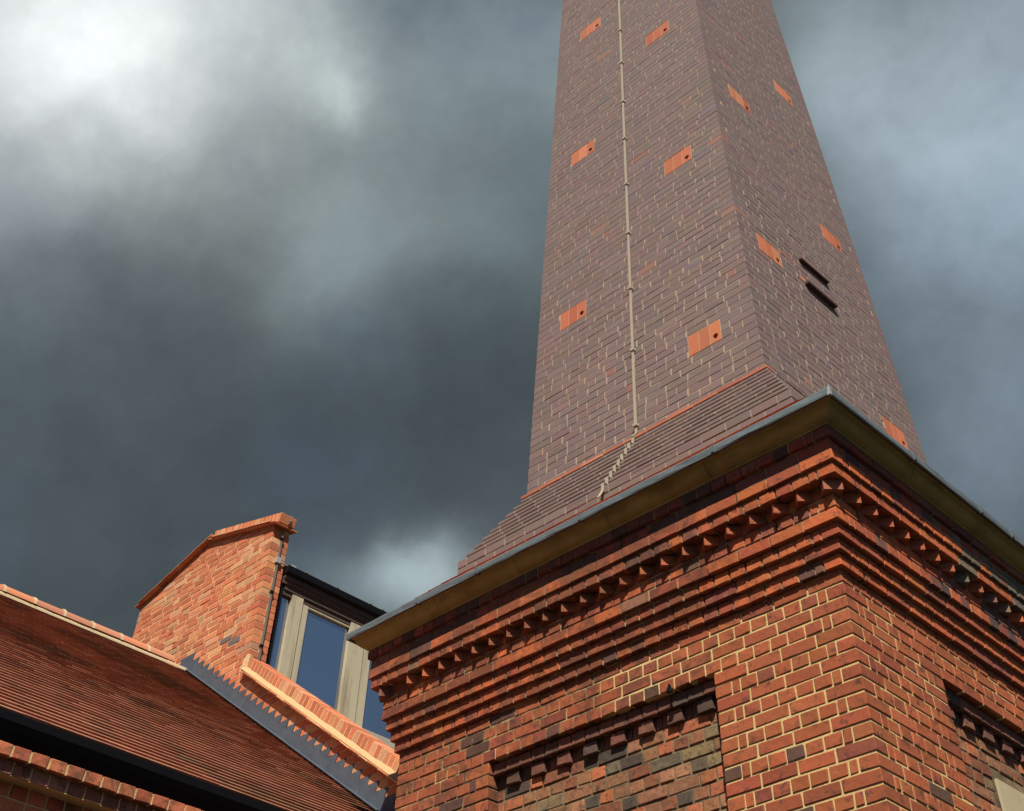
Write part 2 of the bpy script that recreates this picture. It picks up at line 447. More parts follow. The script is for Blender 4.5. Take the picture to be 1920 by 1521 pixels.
PAL_NEW = [(46, (.58, .175, .080)), (20, (.62, .23, .105)), (14, (.50, .145, .07)), (12, (.64, .32, .165)), (5, (.50, .27, .15)), (1.2, (.16, .13, .12))]
PAL_HOUSE = [(60, (.54, .165, .075)), (20, (.47, .13, .06)), (10, (.56, .19, .09)), (2, (.30, .11, .07))]
PAL_TC = [(60, (.52, .165, .080)), (30, (.47, .14, .07)), (10, (.56, .21, .11))]

# ------------------------------------------------------------------ dimensions
c = .0765; H = .1166; LX = 32 * H; LY = 32 * H           # course, header pitch, brick base plan
J = .0115                                                 # joint
def frame_of(face, rect, p, z=0, m=0, z0=0):
    """origin, along, inward for a face of a rectangle x0,y0,x1,y1 pushed out by p and battered by m"""
    x0, y0, x1, y1 = rect; q = p - m * (z - z0)
    if face == 'A': return Vector((x1 + q, y0 - q, z)), Vector((-1, 0, 0)), Vector((0, 1, 0)), (x1 - x0) + 2 * q
    if face == 'B': return Vector((x1 + q, y0 - q, z)), Vector((0, 1, 0)), Vector((-1, 0, 0)), (y1 - y0) + 2 * q
    if face == 'C': return Vector((x0 - q, y1 + q, z)), Vector((0, -1, 0)), Vector((1, 0, 0)), (y1 - y0) + 2 * q
    return Vector((x0 - q, y1 + q, z)), Vector((1, 0, 0)), Vector((0, -1, 0)), (x1 - x0) + 2 * q
def bond(total, kind, h):
    """English bond: list of lengths. 'S' stretchers, 'H' headers with closers"""
    if kind == 'S': n = max(2, round(total / (2 * h))); seq = [2 * h] * n
    elif kind == 'T': n = max(2, round(total / (2 * h))) - 1; seq = [h] + [2 * h] * n + [h]
    else:
        n = max(2, round((total - 3 * h) / h)); seq = [h, .5 * h] + [h] * n + [.5 * h, h]
    s_ = total / sum(seq)
    return [v * s_ for v in seq]
def lay(bset, face, rect, p, z, ch, kind, pal, h=H, m=0, z0=0, corner_own=True, jit=.002, keep=None, depth=.10, skip=None, joint=J, swap=True, alt=None):
    """lay one course on one face; kind 'S' or 'H' as seen on face A and D, swapped on B and C"""
    O, e, n, Lg = frame_of(face, rect, p, z + ch / 2, m, z0)
    own = face in 'AD'
    k = kind if (own or not swap) else ('H' if kind == 'S' else 'S')
    seq = bond(Lg, k, h)
    u = 0; last = len(seq) - 1
    up = Vector((0, 0, 1)) + n * m; up.normalize()
    for i, w in enumerate(seq):
        cor = i in (0, last)
        if not (cor and not own):
            d = depth
            if cor: d = (2 * h if k in 'HT' else h)
            if keep is None or keep(u, u + w):
                pr = random.uniform(-jit, jit)
                a = u + (0 if i == 0 else joint / 2); b_ = u + w - (0 if i == last else joint / 2)
                dd = d - (joint / 2 if cor else 0)
                if cor: pr = 0
                ctr = O + e * ((a + b_) / 2) + n * (dd / 2 + pr)
                nn = n - Vector((0, 0, 1)) * m; nn.normalize()
                zz = up.copy()
                if cor and m:
                    zz = up + (e * m if i == 0 else -e * m); zz.normalize()
                bset.add(ctr, e, nn if not cor else n, zz, (b_ - a, dd, ch - joint), pick(pal if not (alt and face == 'B' and random.random() < (ctr.y - .7) * .8) else alt))
        u += w

# ------------------------------------------------------------------ ground
gz = -4.96
mb = MB(); mb.add([(-400, -400, gz), (400, -400, gz), (400, 400, gz), (-400, 400, gz)], [(0, 1, 2, 3)])
g = mb.build('ground', M['ground']); g['kind'] = 'structure'

# ------------------------------------------------------------------ the old brick base
base = thing('brick_base_building', 'old red brick square base with corbelled cornice, carrying the tall chimney', 'building', (-LX / 2, LY / 2, gz))
RECT = (-LX, 0, 0, LY)
RD = .094                                                # recess depth
ZT = -3 * c                                              # top of the recesses
mb = MB()
def ring(mb_, rect, p, z0_, z1_, tone=(1, 1, 1), mi=0):
    x0, y0, x1, y1 = rect; mb_.box((x0 - p, y0 - p, z0_), (x1 + p, y1 + p, z1_), tone, mi)
ji = .0055
ring(mb, RECT, -ji, ZT + .0062, 1 * c + .0045)
# wall below the recess head: four piers plus the set-back core
ring(mb, RECT, -RD - ji - .03, gz, ZT + .0062)
for (xa, xb) in ((0, 8), (24, 32)):
    for (ya, yb) in ((0, 8), (24, 32)):
        mb.box((-xb * H + ji, ya * H + ji, gz), (-xa * H - ji, yb * H - ji, ZT + .0062))
mb.build('mortar_bed', M['mortar'], base)
mb = MB()
mb.box((-24 * H, RD + ji, gz), (-8 * H, RD + .06, ZT)); mb.box((-RD - .06, 8 * H, gz), (-RD - ji, 24 * H, ZT))
mb.build('panel_mortar', M['recess_mortar'], base)
mb = MB()
levels = [(1, .030), (2, .056), (3, .084), (4, .111), (5, .111), (6, .104), (7, .187), (8, .205), (9, .198), (10, .222)]
for k, p in levels:
    top = 10.9 if k == 10 else k + 1
    ring(mb, RECT, p - .006, k * c + .0062, top * c + (.0045 if k < 10 else -.0004))
mb.build('corbel_mortar_bed', M['corbel_mortar'], base)

bs = BrickSet(base, 'brick', 'old_brick', 296, 'brickwork')
bot_row = 61
for r in range(-1, bot_row):
    z = -(r + 1) * c
    kind = 'H' if r % 2 == 0 else 'S'
    if r < 3:
        for f in 'ABCD': lay(bs, f, RECT, 0, z, c, kind, PAL_OLD)
    else:
        for f in 'ABCD':
            O, e, n, Lg = frame_of(f, RECT, 0)
            own = f in 'AD'; k = kind if own else ('H' if kind == 'S' else 'S')
            seq = bond(8 * H, k, H)
            for off in (0, 24 * H):
                u = off
                for i, w in enumerate(seq):
                    cor = (i == 0 and off == 0) or (i == len(seq) - 1 and off > 0)
                    jamb = (i == len(seq) - 1 and off == 0) or (i == 0 and off > 0)
                    if not (cor and not own):
                        a = u + (0 if (i == 0 and off == 0) or (jamb and off > 0) else J / 2)
                        b_ = u + w - (0 if (jamb and off == 0) or (cor and off > 0) else J / 2)
                        d = .10
                        if cor: d = (2 * H if k == 'H' else H) - J / 2
                        if jamb: d = .16
                        pr = 0 if cor else random.uniform(-.002, .002)
                        bs.add(O + e * ((a + b_) / 2) + n * (d / 2 + pr) + Vector((0, 0, z + c / 2)), e, n, Vector((0, 0, 1)), (b_ - a, d, c - J), pick(PAL_OLD))
                    u += w
bs.finish()
# recess panels
rs = BrickSet(base, 'panel_brick', 'recess_brick', 240, 'panel_brickwork')
for f in 'AB':
    O, e, n, Lg = frame_of(f, RECT, 0)
    for r in range(3, bot_row):
        z = -(r + 1) * c
        u = 8 * H - (H if r % 2 else .5 * H)
        while u < 24 * H - .01:
            w = 2 * H if (r % 2 == 1 and random.random() < .40) else H
            if random.random() < .05: w = 1.5 * H
            a = max(u, 8 * H) + J / 2; b_ = min(u + w, 24 * H) - J / 2
            tab = f == 'B' and r >= 7 and a > 1.40 and b_ < 3.0
            if b_ - a > .03 and not (f == 'B' and r >= 7 and b_ > 1.49 and a < 2.35 and z > -1.5):
                rs.add(O + e * ((a + b_) / 2) + n * (RD + .05 + random.uniform(-.004, .003)) + Vector((0, 0, z + c / 2)), e, n, Vector((0, 0, 1)), (b_ - a, .10, c - J), pick(PAL_REC))
            u += w
rs.finish()
# set-back course and dentils under the recess head
ds = BrickSet(base, 'dentil_brick', 'old_brick', 200, 'dentil_brickwork')
ss = BrickSet(base, 'recess_head_brick', 'old_brick', 200, 'recess_head_brickwork')
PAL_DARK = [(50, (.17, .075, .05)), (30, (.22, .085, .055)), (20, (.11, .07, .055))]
for f in 'AB':
    O, e, n, Lg = frame_of(f, RECT, 0)
    up = Vector((0, 0, 1))
    for i in range(16):
        a = 8 * H + i * H + J / 2; b_ = a + H - J
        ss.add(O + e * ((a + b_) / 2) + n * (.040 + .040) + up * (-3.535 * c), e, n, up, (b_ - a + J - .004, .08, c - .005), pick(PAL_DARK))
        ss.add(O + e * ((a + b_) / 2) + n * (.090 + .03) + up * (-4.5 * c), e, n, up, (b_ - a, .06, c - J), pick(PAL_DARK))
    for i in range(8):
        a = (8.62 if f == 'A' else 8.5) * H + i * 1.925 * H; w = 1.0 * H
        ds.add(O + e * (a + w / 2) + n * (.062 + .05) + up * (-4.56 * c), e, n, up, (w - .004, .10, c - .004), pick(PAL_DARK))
ds.finish(); ss.finish()
# corbel courses, frieze, string courses
cs = BrickSet(base, 'corbel_brick', 'old_brick', 296, 'corbel_brickwork')
st = BrickSet(base, 'string_course_brick', 'old_brick', 296, 'string_course_brickwork')
PAL_LICHEN = [(3, (.17, .13, .085)), (2, (.13, .115, .09)), (1, (.22, .11, .065)), (1, (.26, .10, .06))]
PAL_SHADE_SOOT = [(45, (.30, .075, .05)), (25, (.20, .07, .055)), (20, (.10, .06, .05)), (10, (.24, .10, .06))]  # shade under the cornice put into the brick tones; also grimy side bricks
KN = {1: 'H', 2: 'S', 3: 'H', 4: 'S', 5: 'H', 6: 'S', 7: 'H', 8: 'S', 9: 'S', 10: 'H'}
for k, p in levels:
    ch = .9 * c if k == 10 else c
    tgt = cs if k <= 6 else st
    pal = PAL_CORB if k not in (9, 10) else PAL_SHADE_SOOT
    for f in 'ABCD': lay(tgt, f, RECT, p, k * c, ch, KN[k], pal, jit=.0012, joint=.009, alt=PAL_LICHEN if k > 6 else (PAL_SHADE_SOOT if k > 3 else None))
cs.finish(); st.finish()
# dogtooth course: bricks laid cornerwise
tm = BrickSet(base, 'dogtooth_brick', 'old_brick', 200, 'dogtooth_brickwork')
PT = .171; TS = .122; pitch = .1715
for f in 'ABCD':
    O, e, n, Lg = frame_of(f, RECT, 0)
    a0 = -.945 if f == 'A' else None
    n_t = 22; span = (Lg - 2 * .105); pt_ = pitch if f in 'AB' else pitch
    first = .09
    k = 0
    while first + k * pt_ < Lg - .05:
        u = first + k * pt_; k += 1
        ctr = O + e * u + n * (-PT + TS * .7071) + Vector((0, 0, 6.12 * c + (c * .88) / 2))
        ex = (e + n).normalized(); ey = (n - e).normalized()
        tm.add(ctr, ex, ey, Vector((0, 0, 1)), (TS, TS, c * .86), pick([(6, (.46, .120, .045)), (2, (.38, .10, .045)), (.6, (.24, .10, .06))] if not (f == 'B' and random.random() < (u - .6) * .6) else [(1, (.22, .13, .09)), (1, (.15, .12, .09))]))
for sx_, sy_, xx, yy in ((1, -1, 0, 0), (-1, -1, -LX, 0), (1, 1, 0, LY), (-1, 1, -LX, LY)):
    dg = Vector((sx_, sy_, 0)).normalized()
    ctr = Vector((xx, yy, 0)) + Vector((sx_, sy_, 0)) * .134 - dg * .11 + Vector((0, 0, 6.12 * c + .44 * c))
    tm.add(ctr, Vector((-dg.y, dg.x, 0)) * 1.0, -dg, Vector((0, 0, 1)), (.114, .22, c * .86), (.36, .12, .07))
tm.finish()

def loop_extrude(mb_, rect, prof, tone=(1, 1, 1), mi=0, seg=1, jitter=0):
    """mitred moulding: prof is a list of (p, z) swept round the rectangle"""
    x0, y0, x1, y1 = rect
    loops = []
    for p, z in prof:
        cs_ = [(x1 + p, y0 - p), (x0 - p, y0 - p), (x0 - p, y1 + p), (x1 + p, y1 + p)]
        lp = []
        for i in range(4):
            a = cs_[i]; b_ = cs_[(i + 1) % 4]
            for s_ in range(seg):
                t_ = s_ / seg; q = Vector((a[0] + (b_[0] - a[0]) * t_, a[1] + (b_[1] - a[1]) * t_, z))
                if jitter and s_: q += Vector((random.uniform(-jitter, jitter), random.uniform(-jitter, jitter), random.uniform(-jitter, jitter)))
                lp.append(tuple(q))
        loops.append(lp)
    n_ = 4 * seg; v = [q for lp in loops for q in lp]; f = []
    for r in range(len(prof) - 1):
        for i in range(n_):
            a = r * n_ + i; b_ = r * n_ + (i + 1) % n_
            f.append((a, b_, b_ + n_, a + n_))
    mb_.add(v, f, tone, mi)
ZS = 10.93 * c
mb = MB()
prof = [(.15, ZS), (.224, ZS), (.226, ZS + .012), (.240, ZS + .016), (.262, ZS + .026), (.281, ZS + .043), (.296, ZS + .066), (.306, ZS + .088), (.312, ZS + .088), (.322, ZS + .092), (.324, 12.62 * c), (.05, 12.62 * c)]
loop_extrude(mb, RECT, prof)
mb.build('stone_cornice', M['stone'], base)
# joints in the stone
mb = MB()
for f in 'AB':
    O, e, n, Lg = frame_of(f, RECT, 0)
    for u in (.62, 1.45, 2.30, 3.12):
        pp = [O + e * u - n * (p + .001) + Vector((0, 0, z - .001)) for p, z in prof[1:10]]
        mb.prism([tuple(q) for q in pp] + [tuple(O + e * u + n * 0 + Vector((0, 0, prof[9][1]))), tuple(O + e * u + Vector((0, 0, ZS)))], e * .003)
mb.build('stone_joint', M['corbel_mortar'], base)
# lead capping
mb = MB()
lz0, lz1 = 12.02 * c, 12.82 * c
loop_extrude(mb, RECT, [(.330, lz0 + .006), (.336, lz0), (.349, lz0 + .001), (.351, lz0 + .012), (.349, lz1 - .016), (.344, lz1 - .004), (.332, lz1 + .001), (.20, lz1 + .035), (.0, lz1 + .06)], seg=30, jitter=.0028)
lead = mb.build('lead_capping', M['lead'], base)
for f, us in (('A', (.50, 1.62, 2.62, 3.25)), ('B', (.55, 1.35, 1.75, 2.6))):
    O, e, n, Lg = frame_of(f, RECT, 0)
    for u in us:
        mb = MB()
        p0 = O + e * u - n * .352
        mb.prism([tuple(p0 + Vector((0, 0, lz0 - .004))), tuple(p0 - n * .006 + Vector((0, 0, lz0 + .004))), tuple(p0 - n * .006 + Vector((0, 0, lz1 - .01))), tuple(p0 + n * .02 + Vector((0, 0, lz1 + .006))), tuple(p0 + n * .14 + Vector((0, 0, lz1 + .045))), tuple(p0 + n * .14 + Vector((0, 0, lz0 + .03)))], e * .022)
        mb.build('lead_joint', M['lead'], base)
# corner dressing of the lead
mb = MB()
mb.hexa([(.330, -.352, lz0 - .004), (.3525, -.352, lz0 - .004), (.3525, -.330, lz0 - .004), (.330, -.330, lz0 - .004), (.340, -.353, lz1 - .012), (.353, -.353, lz1 + .003), (.353, -.340, lz1 - .012), (.340, -.340, lz1 - .012)])
mb.build('lead_corner', M['galv'], base)
# limestone tablet in the side recess
mb = MB(); mb.box((-RD - .06, 1.485, -1.42), (-RD + .012, 2.36, -.598)); mb.build('stone_tablet', M['tablet'], base)
# small iron cramp left in the recess head
mb = MB(); mb.prism([(-1.275, -.004, -3 * c - .012), (-1.235, -.004, -3 * c - .014), (-1.248, -.004, -3 * c + .035)], (0, -.018, 0)); mb.build('iron_cramp', M['black'], base)

# ------------------------------------------------------------------ the chimney
XT, YT, Z0, BM, TW, TD = -.6946, .7541, 2.3498, .03248, 2.555, 2.5055
ct, ht = .0756, .1126
TR = (XT - TW, YT, XT, YT + TD)
ROWS = 132
ZTOP = Z0 + ROWS * ct
tower = thing('brick_chimney', 'tall tapering purple-brown brick chimney stack with orange terracotta vent panels', 'chimney', (XT - TW / 2, YT + TD / 2, 1.0))
mb = MB()
def tower_ring(mb_, z0_, z1_, inset):
    v = []
    for z in (z0_, z1_):
        q = -inset - BM * (z - Z0)
        x0, y0, x1, y1 = TR
        v += [(x0 - q, y0 - q, z), (x1 + q, y0 - q, z), (x1 + q, y1 + q, z), (x0 - q, y1 + q, z)]
    mb_.hexa(v)
tower_ring(mb, Z0, ZTOP, .052)
tower_ring(mb, .95, Z0 - .02, .01)
mb.build('mortar_core', M['hole'], tower)
mbm = MB()
# vent panels: face, row of bottom bed, distance of the near edge from the corner line x=XT / y=YT at Z0
VENTS = [('A', 7, .361), ('A', 39, .463), ('A', 71, .581), ('A', 23, 1.855), ('A', 55, 1.735), ('A', 87, 1.615), ('A', 103, .68), ('A', 119, 1.5),
         ('B', 5, 1.845), ('B', 37, 1.730), ('B', 69, 1.600), ('B', 21, .345), ('B', 53, .485), ('B', 85, .60), ('B', 101, 1.49)]
LEDGES = [(21.7, 1.785, .46, .044), (25.9, 1.785, .45, .034)]
tb = BrickSet(tower, 'brick', 'purple_brick', 296, 'brickwork', c=.0028)
for r in range(ROWS):
    z = Z0 + r * ct
    # garden-wall rhythm: one header course after three stretcher courses on each face
    for f in 'ABCD':
        O, e, n, Lg = frame_of(f, TR, 0, z + ct / 2, BM, Z0)
        O0 = frame_of(f, TR, 0, Z0, BM, Z0)[0]
        own = f in 'AD'
        typ = (r + (0 if own else 2)) % 4 if own else (3 if r % 2 else 0)
        mid = Lg / 2
        h = ht
        if typ == 3: lens = h; off = random.uniform(-.02, .02)
        else: lens = 2 * h; off = (0 if r % 2 else h) + random.uniform(-.055, .055)
        joints = [0.0]
        u = (mid + off) % lens
        if u < .07: u += lens if lens < .2 else lens
        while u < Lg - .06:
            joints.append(u); u += lens
        joints.append(Lg)
        e_b, e_t = ([], [])
        holes = [(v[2] - abs((O - O0).dot(e)), v[2] - abs((O - O0).dot(e)) + 3 * ht) for v in VENTS if v[0] == f and v[1] <= r < v[1] + 3]
        up = Vector((0, 0, 1)) + n * BM; up.normalize(); nn = n - Vector((0, 0, 1)) * BM; nn.normalize()
        # mortar behind the course, left open behind the vents
        segs_ = [(0, Lg)]
        for h0, h1 in holes:
            segs_ = [q for (p, q0) in segs_ for q in ((p, min(q0, h0 + .003)), (max(p, h1 - .003), q0)) if q[1] - q[0] > .01]
        for (p, q) in segs_:
            vv = []
            for zz_ in (z, z + ct):
                Oz = frame_of(f, TR, 0, zz_, BM, Z0)[0]; sh = abs((Oz - O).dot(e)) * (1 if zz_ < O.z else -1)
                for uu, dd in ((p, .0032), (q, .0032), (q, .06), (p, .06)):
                    lo = .0032 if uu == 0 else 0; hi = -.0032 if uu == Lg else 0
                    w_ = Vector((O.x, O.y, 0)) + e * (uu + lo + hi + (dd if uu == 0 else (-dd if uu == Lg else 0)) * 0) + n * dd
                    w_ += n * BM * (zz_ - O.z) + (e * BM * (zz_ - O.z) if uu == 0 else (-e * BM * (zz_ - O.z) if uu == Lg else Vector()))
                    vv.append((w_.x, w_.y, zz_))
            mbm.hexa(vv)
        for i in range(1, len(joints) - 1): joints[i] += random.uniform(-.012, .012)
        for i in range(len(joints) - 1):
            a, b_ = joints[i], joints[i + 1]
            cor = i in (0, len(joints) - 2)
            if cor and not own: 
                if i == 0: a = (.216 if r % 2 else .105)
                else: b_ = Lg - (.216 if r % 2 else .105)
                if b_ - a < .03: continue
            pieces = [(a, b_)]
            for h0, h1 in holes:
                np_ = []
                for (p, q) in pieces:
                    if q <= h0 or p >= h1: np_.append((p, q)); continue
                    if p < h0: np_.append((p, h0))
                    if q > h1: np_.append((h1, q))
                pieces = np_
            for (p, q) in pieces:
                if q - p < .02: continue
                jr = random.choice((.0012, .0045, .005, .0055)) if own else random.choice((.003, .006, .007))
                j0 = 0 if (own and i == 0 and p == joints[0]) else jr
                j1 = 0 if (own and i == len(joints) - 2 and q == Lg) else jr
                d = (.211 if r % 2 else .10) if cor and own else .06
                pr = random.uniform(-.0015, .0015) if not cor else 0
                zz = up.copy()
                if cor and own: zz = up + (e if i == 0 else -e) * BM; zz.normalize()
                tb.add(O + e * ((p + j0 + q - j1) / 2) + n * (d / 2 + pr), e, nn if not (cor and own) else n, zz, (round(q - p - j0 - j1, 3), d, ct - .0045), pick(PAL_TOW))
tb.finish()
mbm.build('mortar_bed', M['pink_mortar'], tower)
# vent panels of three terracotta tiles, the right one with a round hole
def tile_panel(f, row, u0):
    zb = Z0 + row * ct
    O, e, n, Lg = frame_of(f, TR, 0, zb, BM, Z0)
    O0 = frame_of(f, TR, 0, Z0, BM, Z0)[0]
    u0 = u0 - abs((O - O0).dot(e))
    up = (Vector((0, 0, 1)) + n * BM).normalized(); nn = (n - Vector((0, 0, 1)) * BM).normalized()
    hh = 3 * ct - .010; ww = ht - .009
    hole_i = 0 if f == 'A' else 2
    mbj = MB()
    for i in range(4):
        q0 = O + e * (u0 + i * ht - .006) + nn * .002; q1 = q0 + e * .012
        v4 = [q0, q1, q1 + nn * .04, q0 + nn * .04]
        mbj.hexa([tuple(x) for x in v4] + [tuple(x + up * 3 * ct) for x in v4])
    for zz_ in (0, 3 * ct - .008):
        q0 = O + e * (u0 - .004) + nn * .002 + up * zz_; q1 = q0 + e * (3 * ht + .008)
        v4 = [q0, q1, q1 + nn * .04, q0 + nn * .04]
        mbj.hexa([tuple(x) for x in v4] + [tuple(x + up * .008) for x in v4])
    mbj.build('vent_joint', M['pink_mortar'], tower)
    for i in range(3):
        o_ = O + e * (u0 + i * ht + .0045) - nn * .001 + up * .005
        tone = pick(PAL_TC)
        mb_ = MB(); mh = MB()
        if i == hole_i:
            # plate with a round hole built as a fan of quads between rim and outline
            cx, cz, rr = ww * .5, hh * .30, .0255; ns = 24
            outer = []; inner = []
            for k in range(ns):
                a = 2 * math.pi * k / ns; dx, dz = math.cos(a), math.sin(a)
                ts = []
                if dx > 1e-6: ts.append((ww - cx) / dx)
                if dx < -1e-6: ts.append(-cx / dx)
                if dz > 1e-6: ts.append((hh - cz) / dz)
                if dz < -1e-6: ts.append(-cz / dz)
                t_ = min(ts); outer.append((cx + dx * t_, cz + dz * t_)); inner.append((cx + dx * rr, cz + dz * rr))
            # keep the four corners exact
            for (qx, qz) in ((0, 0), (ww, 0), (ww, hh), (0, hh)):
                k = min(range(ns), key=lambda k_: (outer[k_][0] - qx) ** 2 + (outer[k_][1] - qz) ** 2); outer[k] = (qx, qz)
            P = lambda q, d: tuple(o_ + e * q[0] + up * q[1] + nn * d)
            vs_ = [P(q, 0) for q in outer] + [P(q, 0) for q in inner] + [P(q, .035) for q in inner] + [P(q, .04) for q in outer]
            fs = []
            for k in range(ns):
                k2 = (k + 1) % ns
                fs += [(k, k2, ns + k2, ns + k), (ns + k, ns + k2, 2 * ns + k2, 2 * ns + k), (k, 3 * ns + k, 3 * ns + k2, k2)]
            mb_.add(vs_, fs, tone)
            t_o = mb_.build('vent_tile', M['terracotta'], tower)
            mh.add([P(q, .036) for q in inner], [tuple(range(ns))])
            ho = mh.build('vent_hole', M['hole'], None); ho.parent = t_o; ho.matrix_parent_inverse = Matrix.Identity(4)
            t_o.matrix_parent_inverse = Matrix.Translation(-tower.location)
            sm = (ww * .45, hh * .16)
        else:
            v8 = [o_, o_ + e * ww, o_ + e * ww + nn * .04, o_ + nn * .04]
            mb_.hexa([tuple(q) for q in v8] + [tuple(q + up * hh) for q in v8], tone)
            mb_.build('vent_tile', M['terracotta'], tower)
            sm = (ww * .5, hh * .10)
        # small weep hole
        q0 = o_ + e * sm[0] + up * sm[1] - nn * .0006
        mh2 = MB(); mh2.add([tuple(q0 + e * math.cos(a) * .004 + up * math.sin(a) * .004) for a in [k * math.pi / 4 for k in range(8)]], [tuple(range(8))])
        mh2.build('weep_hole', M['hole'], tower)
for v in VENTS: tile_panel(*v)
# ledges on the side face
for k, (row, u0, ln, pj) in enumerate(LEDGES):
    zb = Z0 + row * ct
    O, e, n, Lg = frame_of('B', TR, 0, zb, BM, Z0)
    off = abs((O - frame_of('B', TR, 0, Z0, BM, Z0)[0]).dot(e))
    o_ = O + e * (u0 - .7541 - off + .0)
    o_ = Vector((O.x, u0, zb))
    mb = MB()
    a = o_ + n * .03; b_ = o_ - n * pj
    mb.hexa([tuple(q) for q in (a, b_, b_ + e * ln, a + e * ln)] + [tuple(q + Vector((0, 0, .02 if k else .03))) for q in (a, b_, b_ + e * ln, a + e * ln)])
    mb.build('projecting_ledge', M['rust'], tower)
    if k == 0:
        mb = MB(); q = o_ + Vector((0, 0, .032)) - n * .002 - e * .045
        v4 = [q, q + e * .07, q + e * .07 + n * .03, q + n * .03]
        mb.hexa([tuple(x) for x in v4] + [tuple(x + Vector((0, 0, .05))) for x in v4], (.64, .22, .10))
        v4 = [q + e * .075 - Vector((0, 0, 0)), q + e * .40, q + e * .40 + n * .03, q + e * .075 + n * .03]
        mb.hexa([tuple(x - Vector((0, 0, .010))) for x in v4] + [tuple(x + Vector((0, 0, .010))) for x in v4], (.52, .15, .08))
        mb.build('tile_packing', M['terracotta'], tower)
# odd orange bricks are tinted in the palette; stepped skirt below the shaft
sk = BrickSet(tower, 'skirt_brick', 'purple_brick', 290, 'skirt_brickwork', c=.006)
mbk = MB()
ring(mbk, TR, .031, Z0 - .019, Z0 + .008)
for k in range(9):
    z = Z0 - .021 - (k + 1) * ct; off = .045 * k + .036
    ring(mbk, TR, off - .034, z, z + .0435); ring(mbk, TR, off - .004, z + .0452, z + ct - .0012)
    for f in 'ABCD': lay(sk, f, TR, off, z + .042, ct - .042, 'S' if k % 2 else 'T', PAL_TOW, h=ht, jit=.002, depth=.10, joint=.006, swap=False)
for k_ in (0, 1):
    z = Z0 - .021 - (9 + k_) * ct; off = .045 * 8 + .036
    ring(mbk, TR, off - .0042, z, z + ct - .0015)
    for f in 'ABCD': lay(sk, f, TR, off + .0005, z, ct, 'S' if k_ else 'T', PAL_TOW, h=ht, jit=.0015, depth=.10, joint=.008, swap=False)
sk.finish(); mbk.build('skirt_mortar', M['bed_mortar'], tower)
# orange creasing tiles on top of the skirt
ts = BrickSet(tower, 'creasing_tile', 'terracotta', 120, 'creasing_tiles', c=.002)
for f in 'ABCD':
    O, e, n, Lg = frame_of(f, TR, .038, Z0 - .004)
    nT = 11
    for i in range(nT):
        a = Lg * i / nT; w = Lg / nT
        s0 = 0 if f in 'AD' or i else .12; s1 = 0 if f in 'AD' or i < nT - 1 else .12
        if w - s0 - s1 < .03: continue
        ts.add(O + e * (a + s0 + (w - s0 - s1) / 2) + n * .05, e, n, Vector((0, 0, 1)), (w - s0 - s1 - .008, .10, .028), pick(PAL_TC if f in 'AC' else PAL_TOW))
ts.finish()
# clay weathering slope between skirt and lead
zk = Z0 - .021 - 9 * ct
wt_ = BrickSet(tower, 'weathering_tile', 'terracotta', 200, 'weathering_tiles', c=.003)
top_o = .045 * 8 + .036 + .012
def edge_pt(f, p, z): return frame_of(f, TR, p, z)
WD = .079
mbw = MB()
# slope from skirt foot down to the lead, following a constant pitch round all four sides
mw = [(TR[0] - top_o, TR[1] - top_o), (TR[2] + top_o, TR[1] - top_o), (TR[2] + top_o, TR[3] + top_o), (TR[0] - top_o, TR[3] + top_o)]
fo = [(RECT[0] - .285, RECT[1] - .285), (RECT[2] + .285, RECT[1] - .285), (RECT[2] + .285, RECT[3] + .285), (RECT[0] - .285, RECT[3] + .285)]
mbw.hexa([(x, y, .985) for x, y in fo] + [(x, y, zk - WD) for x, y in mw])
mbw.build('weathering_bed', M['pink_mortar'], tower)
for i, f in ((0, 'A'), (1, 'B')):
    a0, a1 = Vector((*fo[i], .985)), Vector((*fo[i + 1], .985)); b0, b1 = Vector((*mw[i], zk - WD)), Vector((*mw[i + 1], zk - WD))
    nr = 7; nc_ = 18
    for r in range(nr):
        for q in range(nc_):
            t0, t1 = r / nr, (r + 1) / nr
            P = lambda s_, t_: a0.lerp(a1, s_).lerp(b0.lerp(b1, s_), t_)
            s0, s1 = q / nc_, (q + 1) / nc_
            s0 += (.5 / nc_ if r % 2 else 0) if q else 0; s1 += (.5 / nc_ if r % 2 else 0) if q < nc_ - 1 else 0
            quad = [P(s0 + .0012, t0), P(s1 - .0012, t0), P(s1 - .0012, t1), P(s0 + .0012, t1)]
            nv = (quad[1] - quad[0]).cross(quad[3] - quad[0]).normalized()
            if nv.z < 0: nv = -nv
            quad = [quad[0] + nv * .020, quad[1] + nv * .020, quad[2] + nv * .006, quad[3] + nv * .006]
            wt_.add_poly([tuple(x) for x in quad], tuple(-nv * .015), pick(PAL_TC))
wt_.finish()
# dark cowl course closing the top, above the picture
mb = MB(); 
tower_ring(mb, ZTOP, ZTOP + .08, -.03); mb.build('top_slab', M['stone'], tower)

# ------------------------------------------------------------------ lightning conductors
def strip(mb_, pts, w_vec, t_vec):
    """flat tape through points"""
    for a, b_ in zip(pts[:-1], pts[1:]):
        a, b_ = Vector(a), Vector(b_)
        mb_.hexa([tuple(q) for q in (a - w_vec, a + w_vec, a + w_vec + t_vec, a - w_vec + t_vec)] + [tuple(q) for q in (b_ - w_vec, b_ + w_vec, b_ + w_vec + t_vec, b_ - w_vec + t_vec)])
cond = thing('lightning_conductor', 'long cream lightning conductor tape running down the front of the purple-brown chimney', 'lightning conductor', (-1.978, YT, Z0))
wv_ = Vector((.0125, 0, 0)); tv = Vector((0, -.009, 0))
def yA(z): return YT + BM * (z - Z0)
mb = MB(); strip(mb, [(-1.978, yA(z) - .014, z) for z in (2.46, 4, 6, 8, 10, 12.2)], wv_, tv)
mb.build('tape', M['conductor'], cond)
mb = MB()
